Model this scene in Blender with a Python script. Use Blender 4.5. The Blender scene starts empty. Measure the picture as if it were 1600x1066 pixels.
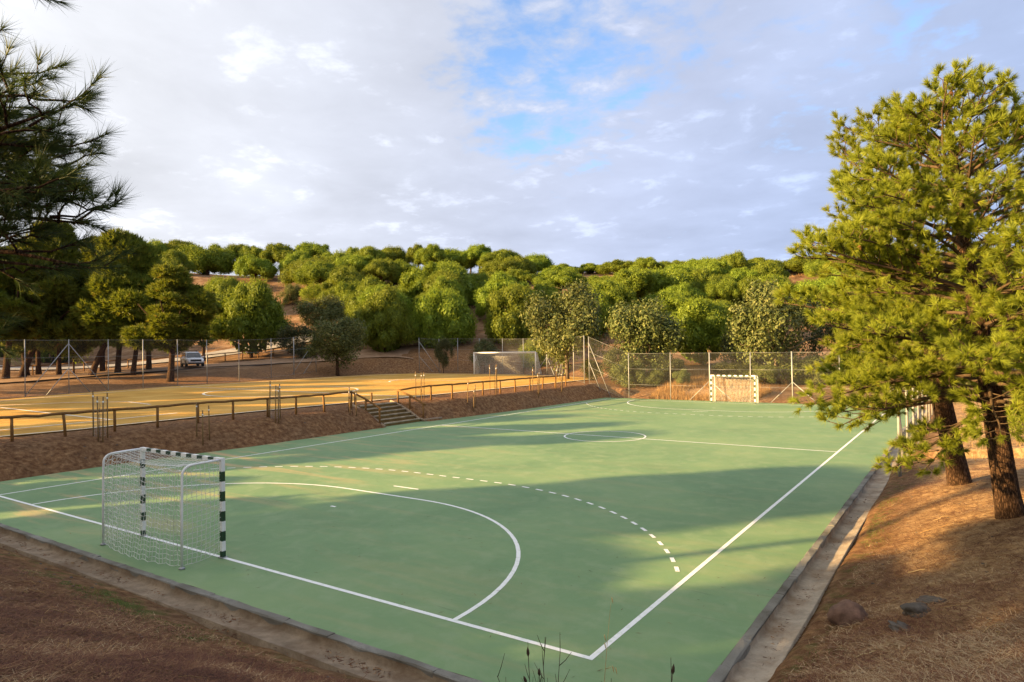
import bpy, math, random
import numpy as np
from mathutils import Matrix, Vector

scene = bpy.context.scene
COL = scene.collection
random.seed(7)
RNG = np.random.default_rng(11)

# ------------------------------------------------------------------ camera
cam_data = bpy.data.cameras.new("camera")
cam = bpy.data.objects.new("camera", cam_data)
COL.objects.link(cam)
CAM = np.array([23.947, -8.0375, 4.1394])
CR = np.array([0.82805, 0.56047, -0.01422])
CU = np.array([0.01782, -0.00095, 0.99984])
CF = np.array([-0.56037, 0.82818, 0.01078])
cam.matrix_world = Matrix(((CR[0], CU[0], -CF[0], CAM[0]), (CR[1], CU[1], -CF[1], CAM[1]),
                           (CR[2], CU[2], -CF[2], CAM[2]), (0, 0, 0, 1)))
cam_data.sensor_width = 36.0
cam_data.lens = 23.772
cam_data.clip_start = 0.1
cam_data.clip_end = 3000
scene.camera = cam

# ------------------------------------------------------------------ light
SUN_AZ = np.array([-0.63, -0.78]) / np.hypot(0.63, 0.78)      # horizontal direction towards the sun
SUN_EL = math.radians(13.0)
EXPOSURE = 2.1
sun_dir = np.array([SUN_AZ[0] * math.cos(SUN_EL), SUN_AZ[1] * math.cos(SUN_EL), math.sin(SUN_EL)])
sd = bpy.data.lights.new("sun", 'SUN')
sd.energy = 5.0
sd.color = (1.0, 0.65, 0.27)
sd.angle = math.radians(0.9)
sun = bpy.data.objects.new("sun", sd)
sun.rotation_euler = Vector(sun_dir).to_track_quat('Z', 'Y').to_euler()
sun.location = (0, -30, 40)
COL.objects.link(sun)

scene.render.engine = 'CYCLES'
scene.view_settings.view_transform = 'Standard'
scene.view_settings.look = 'None'
scene.view_settings.exposure = EXPOSURE
scene.view_settings.gamma = 1.0
scene.view_settings.use_curve_mapping = False
try:
    scene.cycles.use_denoising = True
    scene.cycles.max_bounces = 6
    scene.cycles.diffuse_bounces = 3
    scene.cycles.transparent_max_bounces = 24
    scene.cycles.sample_clamp_indirect = 6.0
except Exception:
    pass


class NT:
    """small helper for node trees"""
    def __init__(self, tree):
        self.t = tree
        tree.nodes.clear()

    def n(self, kind, **kw):
        nd = self.t.nodes.new(kind)
        for k, v in kw.items():
            if k.startswith('_'):
                key = k[1:]
                key = int(key) if key.isdigit() else key
                if isinstance(v, bpy.types.NodeSocket):
                    self.t.links.new(v, nd.inputs[key])
                else:
                    nd.inputs[key].default_value = v
            else:
                setattr(nd, k, v)
        return nd

    def link(self, a, b):
        self.t.links.new(a, b)

    def math(self, op, a, b=None, clamp=False):
        kw = {'_0': a}
        if b is not None:
            kw['_1'] = b
        nd = self.n('ShaderNodeMath', operation=op, use_clamp=clamp, **kw)
        return nd.outputs[0]

    def mix(self, fac, a, b):
        nd = self.n('ShaderNodeMix', data_type='RGBA')
        for sock, v in ((nd.inputs[0], fac), (nd.inputs[6], a), (nd.inputs[7], b)):
            if isinstance(v, bpy.types.NodeSocket):
                self.t.links.new(v, sock)
            else:
                sock.default_value = (*v, 1) if isinstance(v, tuple) and len(v) == 3 else v
        return nd.outputs[2]

    def ramp(self, fac, stops, interp='LINEAR'):
        nd = self.n('ShaderNodeValToRGB', _0=fac)
        cr = nd.color_ramp
        cr.interpolation = interp
        while len(cr.elements) < len(stops):
            cr.elements.new(0.5)
        for e, (p, c) in zip(cr.elements, stops):
            e.position = p
            e.color = (*c, 1) if len(c) == 3 else c
        return nd.outputs[0]

    def noise(self, vec, scale, detail=4, rough=0.55, dist=0.0):
        nd = self.n('ShaderNodeTexNoise', _Scale=scale, _Detail=detail, _Roughness=rough, _Distortion=dist)
        if vec is not None:
            self.t.links.new(vec, nd.inputs['Vector'])
        return nd.outputs[0]

    def remap(self, v, a, b, c=0.0, d=1.0, smooth=False):
        nd = self.n('ShaderNodeMapRange', _0=v, _1=a, _2=b, _3=c, _4=d)
        nd.clamp = True
        if smooth:
            nd.interpolation_type = 'SMOOTHSTEP'
        return nd.outputs[0]


# ------------------------------------------------------------------ sky
world = bpy.data.worlds.new("World")
scene.world = world
world.use_nodes = True
w = NT(world.node_tree)
SKY_STRENGTH = 0.05
sky = w.n('ShaderNodeTexSky', sky_type='NISHITA', sun_disc=False, sun_elevation=SUN_EL,
          sun_rotation=math.atan2(SUN_AZ[0], SUN_AZ[1]), altitude=300, air_density=1.0, dust_density=0.8, ozone_density=1.6)
tc = w.n('ShaderNodeTexCoord')
dvec = tc.outputs['Generated']
sep = w.n('ShaderNodeSeparateXYZ', _0=dvec)
dz = w.math('MAXIMUM', sep.outputs[2], 0.0)
den = w.math('ADD', dz, 0.16)
px_ = w.math('DIVIDE', sep.outputs[0], den)
py_ = w.math('DIVIDE', sep.outputs[1], den)
pl = w.n('ShaderNodeCombineXYZ', _0=px_, _1=py_, _2=0.0).outputs[0]


def sky_dot(v):
    nd = w.n('ShaderNodeVectorMath', operation='DOT_PRODUCT', _0=dvec, _1=tuple(v))
    return nd.outputs['Value']


def sky_dir(px, py):
    d = CF + (CR * (px - 800) - CU * (py - 533)) / 1056.5
    return d / np.linalg.norm(d)


big = w.noise(pl, 1.1, 3, 0.5, 0.3)
mid = w.noise(pl, 3.2, 7, 0.58, 0.25)
fine = w.noise(pl, 9.0, 6, 0.6, 0.2)
# breaks in the cloud deck: where the deck is thin
dens = w.math('ADD', w.math('MULTIPLY', mid, 0.55), w.math('MULTIPLY', fine, 0.45))
gap = w.remap(sky_dot(sky_dir(860, 100)), math.cos(math.radians(12.5)), 1.0, 0.0, 0.265, True)
gap2 = w.remap(sky_dot(sky_dir(1490, 60)), math.cos(math.radians(20)), 1.0, 0.0, 0.06, True)
gap3 = w.remap(sky_dot(sky_dir(1240, 10)), math.cos(math.radians(14)), 1.0, 0.0, 0.10, True)
dens = w.math('ADD', dens, 0.26)
for g in (gap, gap2, gap3):
    dens = w.math('SUBTRACT', dens, g)
cover = w.remap(dens, 0.40, 0.62, 0.0, 1.0, True)
# cloud brightness: paler towards the sun side, greyer-blue away from it, soft mottling
sunside = w.remap(w.n('ShaderNodeVectorMath', operation='DOT_PRODUCT', _0=dvec, _1=tuple(sun_dir)).outputs['Value'], -0.75, 0.95, 0.0, 1.0)
ccol = w.ramp(sunside, [(0.0, (0.42, 0.53, 0.80)), (0.22, (0.54, 0.61, 0.81)), (0.42, (0.68, 0.72, 0.835)), (0.60, (0.78, 0.80, 0.86)), (0.80, (0.92, 0.93, 0.94)), (1.0, (1.5, 1.35, 1.1))])
lowfreq = w.remap(w.math('ADD', w.math('MULTIPLY', big, 0.6), w.math('MULTIPLY', mid, 0.4)), 0.36, 0.66, 0.90, 1.17)
puff = w.remap(w.math('ADD', w.math('MULTIPLY', mid, 0.6), w.math('MULTIPLY', fine, 0.4)), 0.53, 0.66, 0.0, 0.26, True)
bright = w.math('ADD', lowfreq, puff)
CL = 1.07 / SKY_STRENGTH / 2 ** EXPOSURE
cl = w.n('ShaderNodeVectorMath', operation='SCALE', _0=ccol, _3=w.math('MULTIPLY', bright, CL)).outputs[0]
skyc = w.n('ShaderNodeVectorMath', operation='MULTIPLY', _0=sky.outputs[0], _1=(1.45, 1.56, 1.82)).outputs[0]
mixed = w.mix(cover, skyc, cl)
bg = w.n('ShaderNodeBackground', _Color=mixed, _Strength=SKY_STRENGTH)
wo = w.n('ShaderNodeOutputWorld')
w.link(bg.outputs[0], wo.inputs[0])


# ------------------------------------------------------------------ object helpers
def tag(o, label=None, cat=None, group=None, kind=None):
    if label:
        o['label'] = label
    if cat:
        o['category'] = cat
    if group:
        o['group'] = group
    if kind:
        o['kind'] = kind
    return o


def empty(name, loc, rz=0.0):
    o = bpy.data.objects.new(name, None)
    o.empty_display_size = 0.2
    o.location = loc
    o.rotation_euler = (0, 0, rz)
    COL.objects.link(o)
    return o


def link_mesh(name, me, parent=None):
    o = bpy.data.objects.new(name, me)
    COL.objects.link(o)
    if parent is not None:
        o.parent = parent
    return o


def mesh_np(name, V, faces, mats, smooth=False, attr=None, matidx=None, col=None):
    """V (n,3); faces: list of int arrays (m,k); attr: per-vertex float 'rnd'; col: per-vertex rgb 'zone'"""
    V = np.asarray(V, np.float32).reshape(-1, 3)
    faces = [np.asarray(f, np.int32) for f in faces if len(f)]
    me = bpy.data.meshes.new(name)
    me.vertices.add(len(V))
    me.vertices.foreach_set('co', V.ravel())
    loops = np.concatenate([f.ravel() for f in faces])
    counts = np.concatenate([np.full(len(f), f.shape[1], np.int32) for f in faces])
    starts = np.concatenate([[0], np.cumsum(counts)[:-1]]).astype(np.int32)
    me.loops.add(len(loops))
    me.loops.foreach_set('vertex_index', loops)
    me.polygons.add(len(counts))
    me.polygons.foreach_set('loop_start', starts)
    me.polygons.foreach_set('loop_total', counts)
    if matidx is not None:
        me.polygons.foreach_set('material_index', np.asarray(matidx, np.int32))
    if smooth is not False:
        me.polygons.foreach_set('use_smooth', np.full(len(counts), True) if smooth is True else np.asarray(smooth))
    if attr is not None:
        a = me.attributes.new('rnd', 'FLOAT', 'POINT')
        a.data.foreach_set('value', np.asarray(attr, np.float32))
    if col is not None:
        a = me.attributes.new('zone', 'FLOAT_COLOR', 'POINT')
        c4 = np.ones((len(V), 4), np.float32)
        c4[:, :3] = col
        a.data.foreach_set('color', c4.ravel())
    me.update(calc_edges=True)
    me.validate()
    for m in (mats if isinstance(mats, (list, tuple)) else [mats]):
        me.materials.append(m)
    return me


class MB:
    """collects simple shapes into ONE mesh"""
    def __init__(self):
        self.V = []
        self.F = {}
        self.n = 0
        self.rnd = []

    def add(self, V, F, mi=0, sm=False, rnd=0.5):
        V = np.asarray(V, float).reshape(-1, 3)
        F = np.asarray(F, int)
        self.V.append(V)
        self.F.setdefault((F.shape[1], mi, sm), []).append(F + self.n)
        self.rnd.append(np.full(len(V), rnd) if np.isscalar(rnd) else rnd)
        self.n += len(V)

    def box(self, c, s, rz=0.0, mi=0, top=1.0):
        c = np.asarray(c, float)
        hx, hy, hz = np.asarray(s, float) / 2
        v = np.array([[sx * hx * (top if sz > 0 else 1), sy * hy * (top if sz > 0 else 1), sz * hz] for sz in (-1, 1) for sy in (-1, 1) for sx in (-1, 1)])
        cr, sr = math.cos(rz), math.sin(rz)
        v = np.stack([v[:, 0] * cr - v[:, 1] * sr, v[:, 0] * sr + v[:, 1] * cr, v[:, 2]], 1) + c
        self.add(v, [[0, 2, 3, 1], [4, 5, 7, 6], [0, 1, 5, 4], [2, 6, 7, 3], [0, 4, 6, 2], [1, 3, 7, 5]], mi)

    def tube(self, pts, rad, sides=6, mi=0, cap=True, sm=True, jitter=0.0, rnd=0.5):
        V, F, C = tube_np(pts, rad, sides, jitter)
        n0 = len(V)
        self.add(V, F, mi, sm, rnd)
        if cap:
            base = self.n - n0
            k = len(pts)
            a = np.arange(sides)[::-1] + base
            b = np.arange(sides) + base + (k - 1) * sides
            self.F.setdefault((sides, mi, False), []).append(np.array([a, b]))

    def mesh(self, name, mats):
        fs, mi, sm = [], [], []
        for (k, m, s), lst in self.F.items():
            f = np.concatenate(lst)
            fs.append(f)
            mi.append(np.full(len(f), m))
            sm.append(np.full(len(f), bool(s)))
        return mesh_np(name, np.concatenate(self.V), fs, mats, smooth=np.concatenate(sm), matidx=np.concatenate(mi), attr=np.concatenate(self.rnd))

    def build(self, name, mats, parent=None):
        return link_mesh(name, self.mesh(name, mats), parent)


def tube_np(pts, rad, sides=6, jitter=0.0):
    P = np.asarray(pts, float)
    n = len(P)
    R = np.broadcast_to(np.asarray(rad, float), (n,)) if np.ndim(rad) else np.full(n, float(rad))
    T = np.gradient(P, axis=0)
    T /= np.linalg.norm(T, axis=1, keepdims=True) + 1e-9
    ref = np.array([0, 0, 1.0]) if abs(T[0][2]) < 0.9 else np.array([1.0, 0, 0])
    A = np.cross(T, ref)
    A /= np.linalg.norm(A, axis=1, keepdims=True) + 1e-9
    B = np.cross(T, A)
    th = np.arange(sides) / sides * 2 * math.pi
    rr = R[:, None] * (1 + jitter * RNG.normal(size=(n, sides)))
    V = P[:, None] + rr[..., None] * (np.cos(th)[None, :, None] * A[:, None] + np.sin(th)[None, :, None] * B[:, None])
    i = np.arange(n - 1)[:, None] * sides
    j = np.arange(sides)[None]
    j2 = (j + 1) % sides
    F = np.stack([i + j, i + j2, i + sides + j2, i + sides + j], -1).reshape(-1, 4)
    return V.reshape(-1, 3), F, n


def tubes_np(P, R, sides=3):
    """many equal-length polylines at once: P (m,n,3), R (m,n)"""
    m, n, _ = P.shape
    T = np.gradient(P, axis=1)
    T /= np.linalg.norm(T, axis=2, keepdims=True) + 1e-9
    ref = np.where(np.abs(T[:, :1, 2:3]) < 0.9, np.array([0, 0, 1.0]), np.array([1.0, 0, 0]))
    A = np.cross(T, np.broadcast_to(ref, T.shape))
    A /= np.linalg.norm(A, axis=2, keepdims=True) + 1e-9
    B = np.cross(T, A)
    th = np.arange(sides) / sides * 2 * math.pi
    V = P[:, :, None] + R[:, :, None, None] * (np.cos(th)[:, None] * A[:, :, None] + np.sin(th)[:, None] * B[:, :, None])
    k = np.arange(m)[:, None, None] * (n * sides)
    i = np.arange(n - 1)[None, :, None] * sides
    j = np.arange(sides)[None, None]
    j2 = (j + 1) % sides
    F = np.stack([k + i + j, k + i + j2, k + i + sides + j2, k + i + sides + j], -1).reshape(-1, 4)
    return V.reshape(-1, 3), F


# ------------------------------------------------------------------ noise and terrain
def _hash(ix, iy, seed):
    h = (ix.astype(np.int64) * 374761393 + iy.astype(np.int64) * 668265263 + seed * 144665) & 0x7fffffff
    h = ((h ^ (h >> 13)) * 1274126177) & 0x7fffffff
    return ((h ^ (h >> 16)) & 0xffff) / 65535.0


def vnoise(x, y, seed=0):
    x = np.asarray(x, float)
    y = np.asarray(y, float)
    ix, iy = np.floor(x), np.floor(y)
    fx, fy = x - ix, y - iy
    fx = fx * fx * (3 - 2 * fx)
    fy = fy * fy * (3 - 2 * fy)
    a = _hash(ix, iy, seed)
    b = _hash(ix + 1, iy, seed)
    c = _hash(ix, iy + 1, seed)
    d = _hash(ix + 1, iy + 1, seed)
    return (a + (b - a) * fx) * (1 - fy) + (c + (d - c) * fx) * fy


def fbm(x, y, oct=4, seed=0):
    s, a, t = 0.0, 1.0, 0.0
    for o in range(oct):
        s = s + a * (vnoise(x * 2 ** o, y * 2 ** o, seed + o * 17) - 0.5)
        t += a
        a *= 0.5
    return s / t


def smooth(t):
    t = np.clip(t, 0, 1)
    return t * t * (3 - 2 * t)


FIELD = np.array([(-6.9, -4.0), (-6.8, 2.4), (-6.5, 5.0), (-6.7, 8.8), (-6.65, 13.5), (-5.95, 23.6), (-5.6, 33), (-5.4, 39.3), (-5.2, 49.3),
                  (-8.7, 51.5), (-14.4, 53.4), (-22.7, 53.0), (-28.5, 51.4), (-32.4, 46.5), (-32.4, 39.3), (-32.2, 31.5), (-32.0, 23.0), (-30.6, 15.7),
                  (-28.8, 9.9), (-27.5, 4.0), (-26.5, -4.0)])


def field_h(x, y):
    return 1.0 + 0.009 * np.maximum(0, -4 - x) + 0.003 * y


def poly_sd(x, y, P):
    d = np.full(np.shape(x), 1e9)
    inside = np.zeros(np.shape(x), bool)
    for i in range(len(P)):
        a, b = P[i], P[(i + 1) % len(P)]
        e = b - a
        t = np.clip(((x - a[0]) * e[0] + (y - a[1]) * e[1]) / (e @ e), 0, 1)
        d = np.minimum(d, np.hypot(x - a[0] - t * e[0], y - a[1] - t * e[1]))
        c = ((a[1] > y) != (b[1] > y)) & (x < (b[0] - a[0]) * (y - a[1]) / (b[1] - a[1] + 1e-12) + a[0])
        inside ^= c
    return np.where(inside, -d, d)


# surveyed heights (x, y, z) of the ground
TERRAIN_POINTS = [
    (-45.62, 33.06, 2.38), (-43.71, 37.97, 2.51), (-53.14, 26.77, 2.21), (-57.04, 21.72, 1.97), (-83.07, 40.3, 3.92), (-91.7, 34.47, 3.69),
    (-75.22, 45.6, 4.73), (-62.07, 48.47, 4.56), (-82.64, 55.01, 9.6), (-118.63, 76.39, 21.1), (-116.02, 66.08, 21.42), (-131.07, 55.91, 20.61),
    (-102.17, 87.53, 21.1), (-83.87, 75.82, 16.11), (-51.11, 45.03, 3.33), (-34.89, 51.18, 3.15), (-35.55, 44.71, 2.33), (-27.79, 52.36, 3.03),
    (-36.95, 72.66, 8.46), (-31.56, 65.47, 5.9), (-46.69, 102.18, 17.04), (-56.57, 124.43, 20.81), (-80.86, 107.98, 21.23), (-90.75, 97.67, 21.11),
    (-18.53, 114.04, 12.82), (-12.07, 116.01, 12.24), (-36.33, 132.09, 19.97), (-12.82, 148, 19.57), (-1.05, 155.96, 20.08), (0.81, 51.21, 1.56),
    (-5.13, 66.49, 2.74), (-12.25, 58.06, 2.22), (5.58, 56.85, 1.38), (-18.59, 57.39, 2.23), (23.34, 47.14, 0.2), (25.29, 41.22, 0.11),
    (27.41, 66.8, 0.34), (23.17, 63.94, 0.42), (18.88, 109.26, 5.57), (31.3, 129.74, 5.49), (16.57, 167.9, 19.06), (34.2, 179.83, 18.76),
    (-64.72, 16.52, 1.97), (-110.51, 21.73, 4.01), (-189.19, 28.65, 21.18), (-154.79, 45.88, 21.51), (-2, 44.5, 0.35), (-2.4, 47, 0.8),
    (2, 44.5, 0.2), (6, 44, 0.15), (12, 44, 0.1), (18, 44, 0.1), (22, 44, 0.1), (26, 44, 0.3),
    (-5, -2.6, 0.15), (0, -2.6, 0.1), (6, -2.6, 0.1), (12, -2.6, 0.12), (16, -2.5, 0.15), (19, -2.4, 0.32),
    (21.5, -2.2, 0.55), (-5, -6, 1.2), (0, -6, 1.5), (6, -6, 1.55), (12, -6, 1.6), (16, -6, 1.65),
    (20, -6, 1.9), (22, -5, 1.7), (24, -8, 2.5), (26, -8, 2.7), (20, -9, 2.55), (12, -9, 2.4),
    (4, -9, 2.3), (-6, -9, 1.6), (22.2, 0, 0.08), (22.2, 4, 0.06), (22.2, 8, 0.06), (22.2, 12, 0.05),
    (22.2, 16, 0.05), (22.2, 22, 0.05), (22.2, 30, 0.05), (22.2, 40, 0.05), (23.1, 1.5, 0.5), (23.3, 0.16, 0.95),
    (24.3, -0.5, 1.1), (24.2, -3, 1.9), (24.5, 3, 0.95), (24.5, 7.4, 1), (23.7, 12, 0.75), (23.2, 7, 0.55),
    (23.2, 4, 0.5), (24.5, 17, 0.6), (26, 7, 1.25), (28, 3, 1.7), (28, 12, 1), (28, 20, 0.6),
    (26, 28, 0.4), (34, 10, 1.6), (34, 25, 0.8), (30, 40, 0.3), (40, 0, 2.5), (34, -8, 2.9),
    (-40, 0, 1.5), (-50, -10, 1.6), (-20, -10, 1.5), (-20, -25, 2), (0, -25, 2.8), (20, -25, 3),
    (40, -25, 3.2), (-60, -40, 2), (0, -60, 3), (60, -40, 4), (60, 20, 4), (80, 60, 12),
    (-80, 0, 4), (-110, 20, 12), (-120, -30, 8), (330, 0, 4), (286, 165, 4), (165, 286, 9),
    (0, 330, 9), (-165, 286, 9), (-286, 165, 9), (-330, 0, 9), (-286, -165, 4), (-165, -286, 4),
    (0, -330, 4), (165, -286, 4), (286, -165, 4),
]
CTRL = np.array(TERRAIN_POINTS, float)


def _tps_fit(C):
    X = C[:, :2] / 50
    n = len(X)
    r = np.linalg.norm(X[:, None] - X[None], axis=2)
    K = np.where(r > 0, r * r * np.log(r + 1e-12), 0) + 2e-3 * np.eye(n)
    Pm = np.c_[np.ones(n), X]
    A = np.block([[K, Pm], [Pm.T, np.zeros((3, 3))]])
    return np.linalg.solve(A, np.r_[C[:, 2], 0, 0, 0]), X


_W, _X = _tps_fit(CTRL)


def tps(x, y):
    sh = np.shape(x)
    Q = np.stack([np.ravel(x), np.ravel(y)], 1) / 50
    out = np.empty(len(Q))
    for s in range(0, len(Q), 20000):
        q = Q[s:s + 20000]
        r = np.linalg.norm(q[:, None] - _X[None], axis=2)
        U = np.where(r > 0, r * r * np.log(r + 1e-12), 0)
        out[s:s + 20000] = U @ _W[:-3] + _W[-3] + q @ _W[-2:]
    return out.reshape(sh)


XE = np.array([(-5, -2.1), (0.7, -1.94), (2.7, -2.1), (4.9, -2.25), (10, -1.75), (16, -1.8), (21.6, -1.5), (27.6, -1.25), (34, -0.85), (40, -0.75), (46, -0.7)])
XR = np.array([(-5, -4.9), (2.2, -4.8), (9, -4.4), (13.7, -3.8), (17.4, -3.9), (21.4, -4.0), (23.8, -3.3), (28, -2.55), (38, -2.4), (46, -2.4)])


def ground_z(x, y, rough=True):
    x = np.asarray(x, float)
    y = np.asarray(y, float)
    z1 = tps(x, y)
    sdf = poly_sd(x, y, FIELD)
    z1 = z1 + (field_h(x, y) - 0.05 - z1) * (1 - smooth((sdf - 1.3) / 4.0))
    xe = np.interp(y, XE[:, 0], XE[:, 1]) + 0.18 * fbm(y * 0.8, y * 0 + 3.3, 3, 5)
    xr = np.interp(y, XR[:, 0], XR[:, 1]) + 0.3 * fbm(y * 0.5, y * 0 + 9.3, 2, 8)
    Sl = smooth((xe + 0.55 - x) / (xe + 0.55 - xr))
    wl = smooth((y + 4) / 2) * smooth((46 - y) / 3) * smooth((xe + 1.5 - x) / 0.8) * (x > -9)
    z1 = z1 + (field_h(x, y) - 0.04 - z1) * wl
    Sr = smooth((x - 21.48) / 0.46)
    toe = -1.80 + 0.22 * smooth((x - 15) / 4) + 0.5 * fbm(x * 0.7, x * 0 + 1.7, 3, 12)
    Sn = smooth((toe + 0.2 - y) / 0.5)
    Sf = smooth((y - 42.15) / 2.2)
    S = np.maximum.reduce([Sl, Sr, Sn, Sf])
    z = z1 * S - 0.32 * (1 - S)
    # cut for the steps
    cut = smooth((y - 18.05) / 0.2) * smooth((21.55 - y) / 0.2) * smooth((x + 5.0) / 0.3)
    z = np.where(cut > 0, np.minimum(z, z + cut * (1.06 * np.clip((-2.35 - x) / 2.2, 0, 1) - 0.22 - z)), z)
    if rough:
        far = smooth((sdf - 1.0) / 6.0)
        bank = S * (1 - smooth(-(sdf) / 0.5))
        z = z + bank * (0.05 * fbm(x * 1.3, y * 1.3, 3, 1) + 0.22 * fbm(x * 0.35, y * 0.35, 2, 2) * far + 0.10 * fbm(x * 0.8, y * 0.8, 2, 6) * (x > 22) * far + 0.035 * fbm(x * 4.5, y * 4.5, 3, 4))
    return z


def gz(x, y):
    return float(ground_z(np.array([x]), np.array([y]))[0])
# ------------------------------------------------------------------ materials
def mat(name):
    m = bpy.data.materials.new(name)
    m.use_nodes = True
    return m, NT(m.node_tree)


def principled(t, color, rough=0.8, spec=0.3, metal=0.0, normal=None):
    b = t.n('ShaderNodeBsdfPrincipled', _Roughness=rough, _Metallic=metal)
    b.inputs['Specular IOR Level'].default_value = spec
    if isinstance(color, bpy.types.NodeSocket):
        t.link(color, b.inputs['Base Color'])
    else:
        b.inputs['Base Color'].default_value = (*color, 1)
    if normal is not None:
        t.link(normal, b.inputs['Normal'])
    return b


def finish(t, shader):
    o = t.n('ShaderNodeOutputMaterial')
    t.link(shader, o.inputs[0])


def bump(t, h, dist, strength=1.0):
    return t.n('ShaderNodeBump', _Height=h, _Distance=dist, _Strength=strength).outputs[0]


def wpos(t):
    return t.n('ShaderNodeNewGeometry').outputs['Position']


def simple(name, c, rough=0.7, spec=0.3, metal=0.0, var=0.15, scale=6.0, bumpd=0.0):
    m, t = mat(name)
    v = t.noise(wpos(t), scale, 5, 0.6)
    lo = tuple(x * (1 - var) for x in c)
    hi = tuple(min(1, x * (1 + var)) for x in c)
    col = t.ramp(v, [(0.3, lo), (0.7, hi)])
    nrm = bump(t, v, bumpd) if bumpd else None
    finish(t, principled(t, col, rough, spec, metal, nrm).outputs[0])
    return m


def mat_ground():
    m, t = mat('earth_and_needles')
    P = wpos(t)
    z = t.n('ShaderNodeAttribute', attribute_name='zone').outputs['Color']
    zs = t.n('ShaderNodeSeparateColor', _0=z)
    hill, moss, dry = zs.outputs[0], zs.outputs[1], zs.outputs[2]
    n1 = t.noise(P, 0.55, 5, 0.6)
    n2 = t.noise(P, 5.0, 6, 0.65)
    n3 = t.noise(P, 42.0, 4, 0.7)
    fib = t.n('ShaderNodeMapping', _0=P, _Scale=(1.0, 1.0, 1.0))
    f1 = t.n('ShaderNodeTexNoise', _Scale=150.0, _Detail=3.0, _Roughness=0.75, _Distortion=0.6)
    t.link(P, f1.inputs['Vector'])
    soil = t.ramp(n2, [(0.30, (0.085, 0.046, 0.024)), (0.5, (0.175, 0.098, 0.050)), (0.70, (0.28, 0.175, 0.098))])
    needles = t.ramp(t.math('ADD', t.math('MULTIPLY', n2, 0.45), t.math('MULTIPLY', f1.outputs[0], 0.55)),
                     [(0.36, (0.060, 0.028, 0.014)), (0.49, (0.19, 0.092, 0.042)), (0.62, (0.44, 0.27, 0.125))])
    c = t.mix(t.remap(n1, 0.36, 0.58, 0.25, 1.0), soil, needles)
    dryc = t.ramp(n2, [(0.3, (0.34, 0.21, 0.10)), (0.7, (0.62, 0.42, 0.22))])
    c = t.mix(t.math('MULTIPLY', dry, t.remap(t.math('ADD', t.math('MULTIPLY', n3, 0.5), t.math('MULTIPLY', n2, 0.5)), 0.38, 0.6, 0.35, 1.0)), c, dryc)
    hillc = t.ramp(t.noise(P, 0.35, 8, 0.68), [(0.34, (0.085, 0.045, 0.022)), (0.50, (0.19, 0.105, 0.055)), (0.68, (0.34, 0.225, 0.135))])
    hillc = t.mix(t.remap(n3, 0.5, 0.72, 0, 0.45), hillc, (0.10, 0.09, 0.035))
    c = t.mix(hill, c, hillc)
    mossc = t.ramp(n3, [(0.3, (0.035, 0.055, 0.012)), (0.7, (0.12, 0.16, 0.035))])
    c = t.mix(t.math('MULTIPLY', moss, t.remap(t.noise(P, 2.6, 6, 0.7), 0.50, 0.60)), c, mossc)
    peb = t.n('ShaderNodeTexVoronoi', _Scale=26.0)
    t.link(P, peb.inputs['Vector'])
    pm = t.math('MULTIPLY', t.remap(peb.outputs['Distance'], 0.16, 0.10), t.remap(t.noise(P, 7.0, 2), 0.56, 0.66))
    c = t.mix(t.math('MULTIPLY', pm, 0.55), c, (0.42, 0.36, 0.29))
    h = t.math('ADD', t.math('MULTIPLY', n2, 0.6), t.math('MULTIPLY', f1.outputs[0], 0.35))
    finish(t, principled(t, c, 0.95, 0.1, 0, bump(t, h, 0.09, 0.9)).outputs[0])
    return m


def mat_court():
    m, t = mat('green_court_paint')
    P = wpos(t)
    a = t.noise(P, 0.22, 6, 0.62, 0.6)
    b = t.noise(P, 1.6, 7, 0.68, 0.4)
    st = t.n('ShaderNodeMapping', _0=P, _Rotation=(0, 0, math.radians(-40)), _Scale=(0.16, 1.1, 1.0)).outputs[0]
    s = t.noise(st, 1.0, 7, 0.66, 0.5)
    c = t.ramp(a, [(0.32, (0.125, 0.222, 0.098)), (0.52, (0.158, 0.262, 0.116)), (0.70, (0.205, 0.295, 0.130))])
    # pale worn streaks and sandy film carried in from the earth pitch
    c = t.mix(t.remap(b, 0.47, 0.68, 0, 0.55), c, (0.26, 0.335, 0.195))
    sepx = t.n('ShaderNodeSeparateXYZ', _0=P)
    near = t.math('MULTIPLY', t.remap(sepx.outputs[0], 10.0, 0.5, 0.15, 1.0), t.remap(sepx.outputs[1], 16.0, 8.0, 0.35, 1.0))
    sand = t.math('MULTIPLY', t.remap(s, 0.49, 0.66, 0, 1, True), near)
    c = t.mix(t.math('MULTIPLY', sand, 0.85), c, (0.46, 0.32, 0.16))
    sp = t.n('ShaderNodeTexVoronoi', _Scale=3.3)
    t.link(P, sp.inputs['Vector'])
    spot = t.math('MULTIPLY', t.remap(sp.outputs['Distance'], 0.075, 0.03), t.remap(t.noise(P, 1.3, 3), 0.52, 0.6))
    c = t.mix(t.math('MULTIPLY', spot, 0.7), c, (0.07, 0.10, 0.055))
    sc = t.n('ShaderNodeMapping', _0=P, _Rotation=(0, 0, 0.6), _Scale=(0.35, 5.0, 1.0)).outputs[0]
    scuff = t.math('MULTIPLY', t.remap(t.noise(sc, 1.2, 6, 0.7, 0.8), 0.60, 0.72), t.remap(t.noise(P, 0.5, 3), 0.5, 0.62))
    c = t.mix(t.math('MULTIPLY', scuff, 0.55), c, (0.075, 0.125, 0.065))
    fine_ = t.noise(P, 90.0, 3, 0.7)
    c = t.mix(t.remap(fine_, 0.4, 0.75, 0, 0.16), c, (0.06, 0.12, 0.07))
    finish(t, principled(t, c, t.remap(b, 0.3, 0.7, 0.62, 0.85), 0.28, 0, bump(t, fine_, 0.004, 0.6)).outputs[0])
    return m


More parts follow.
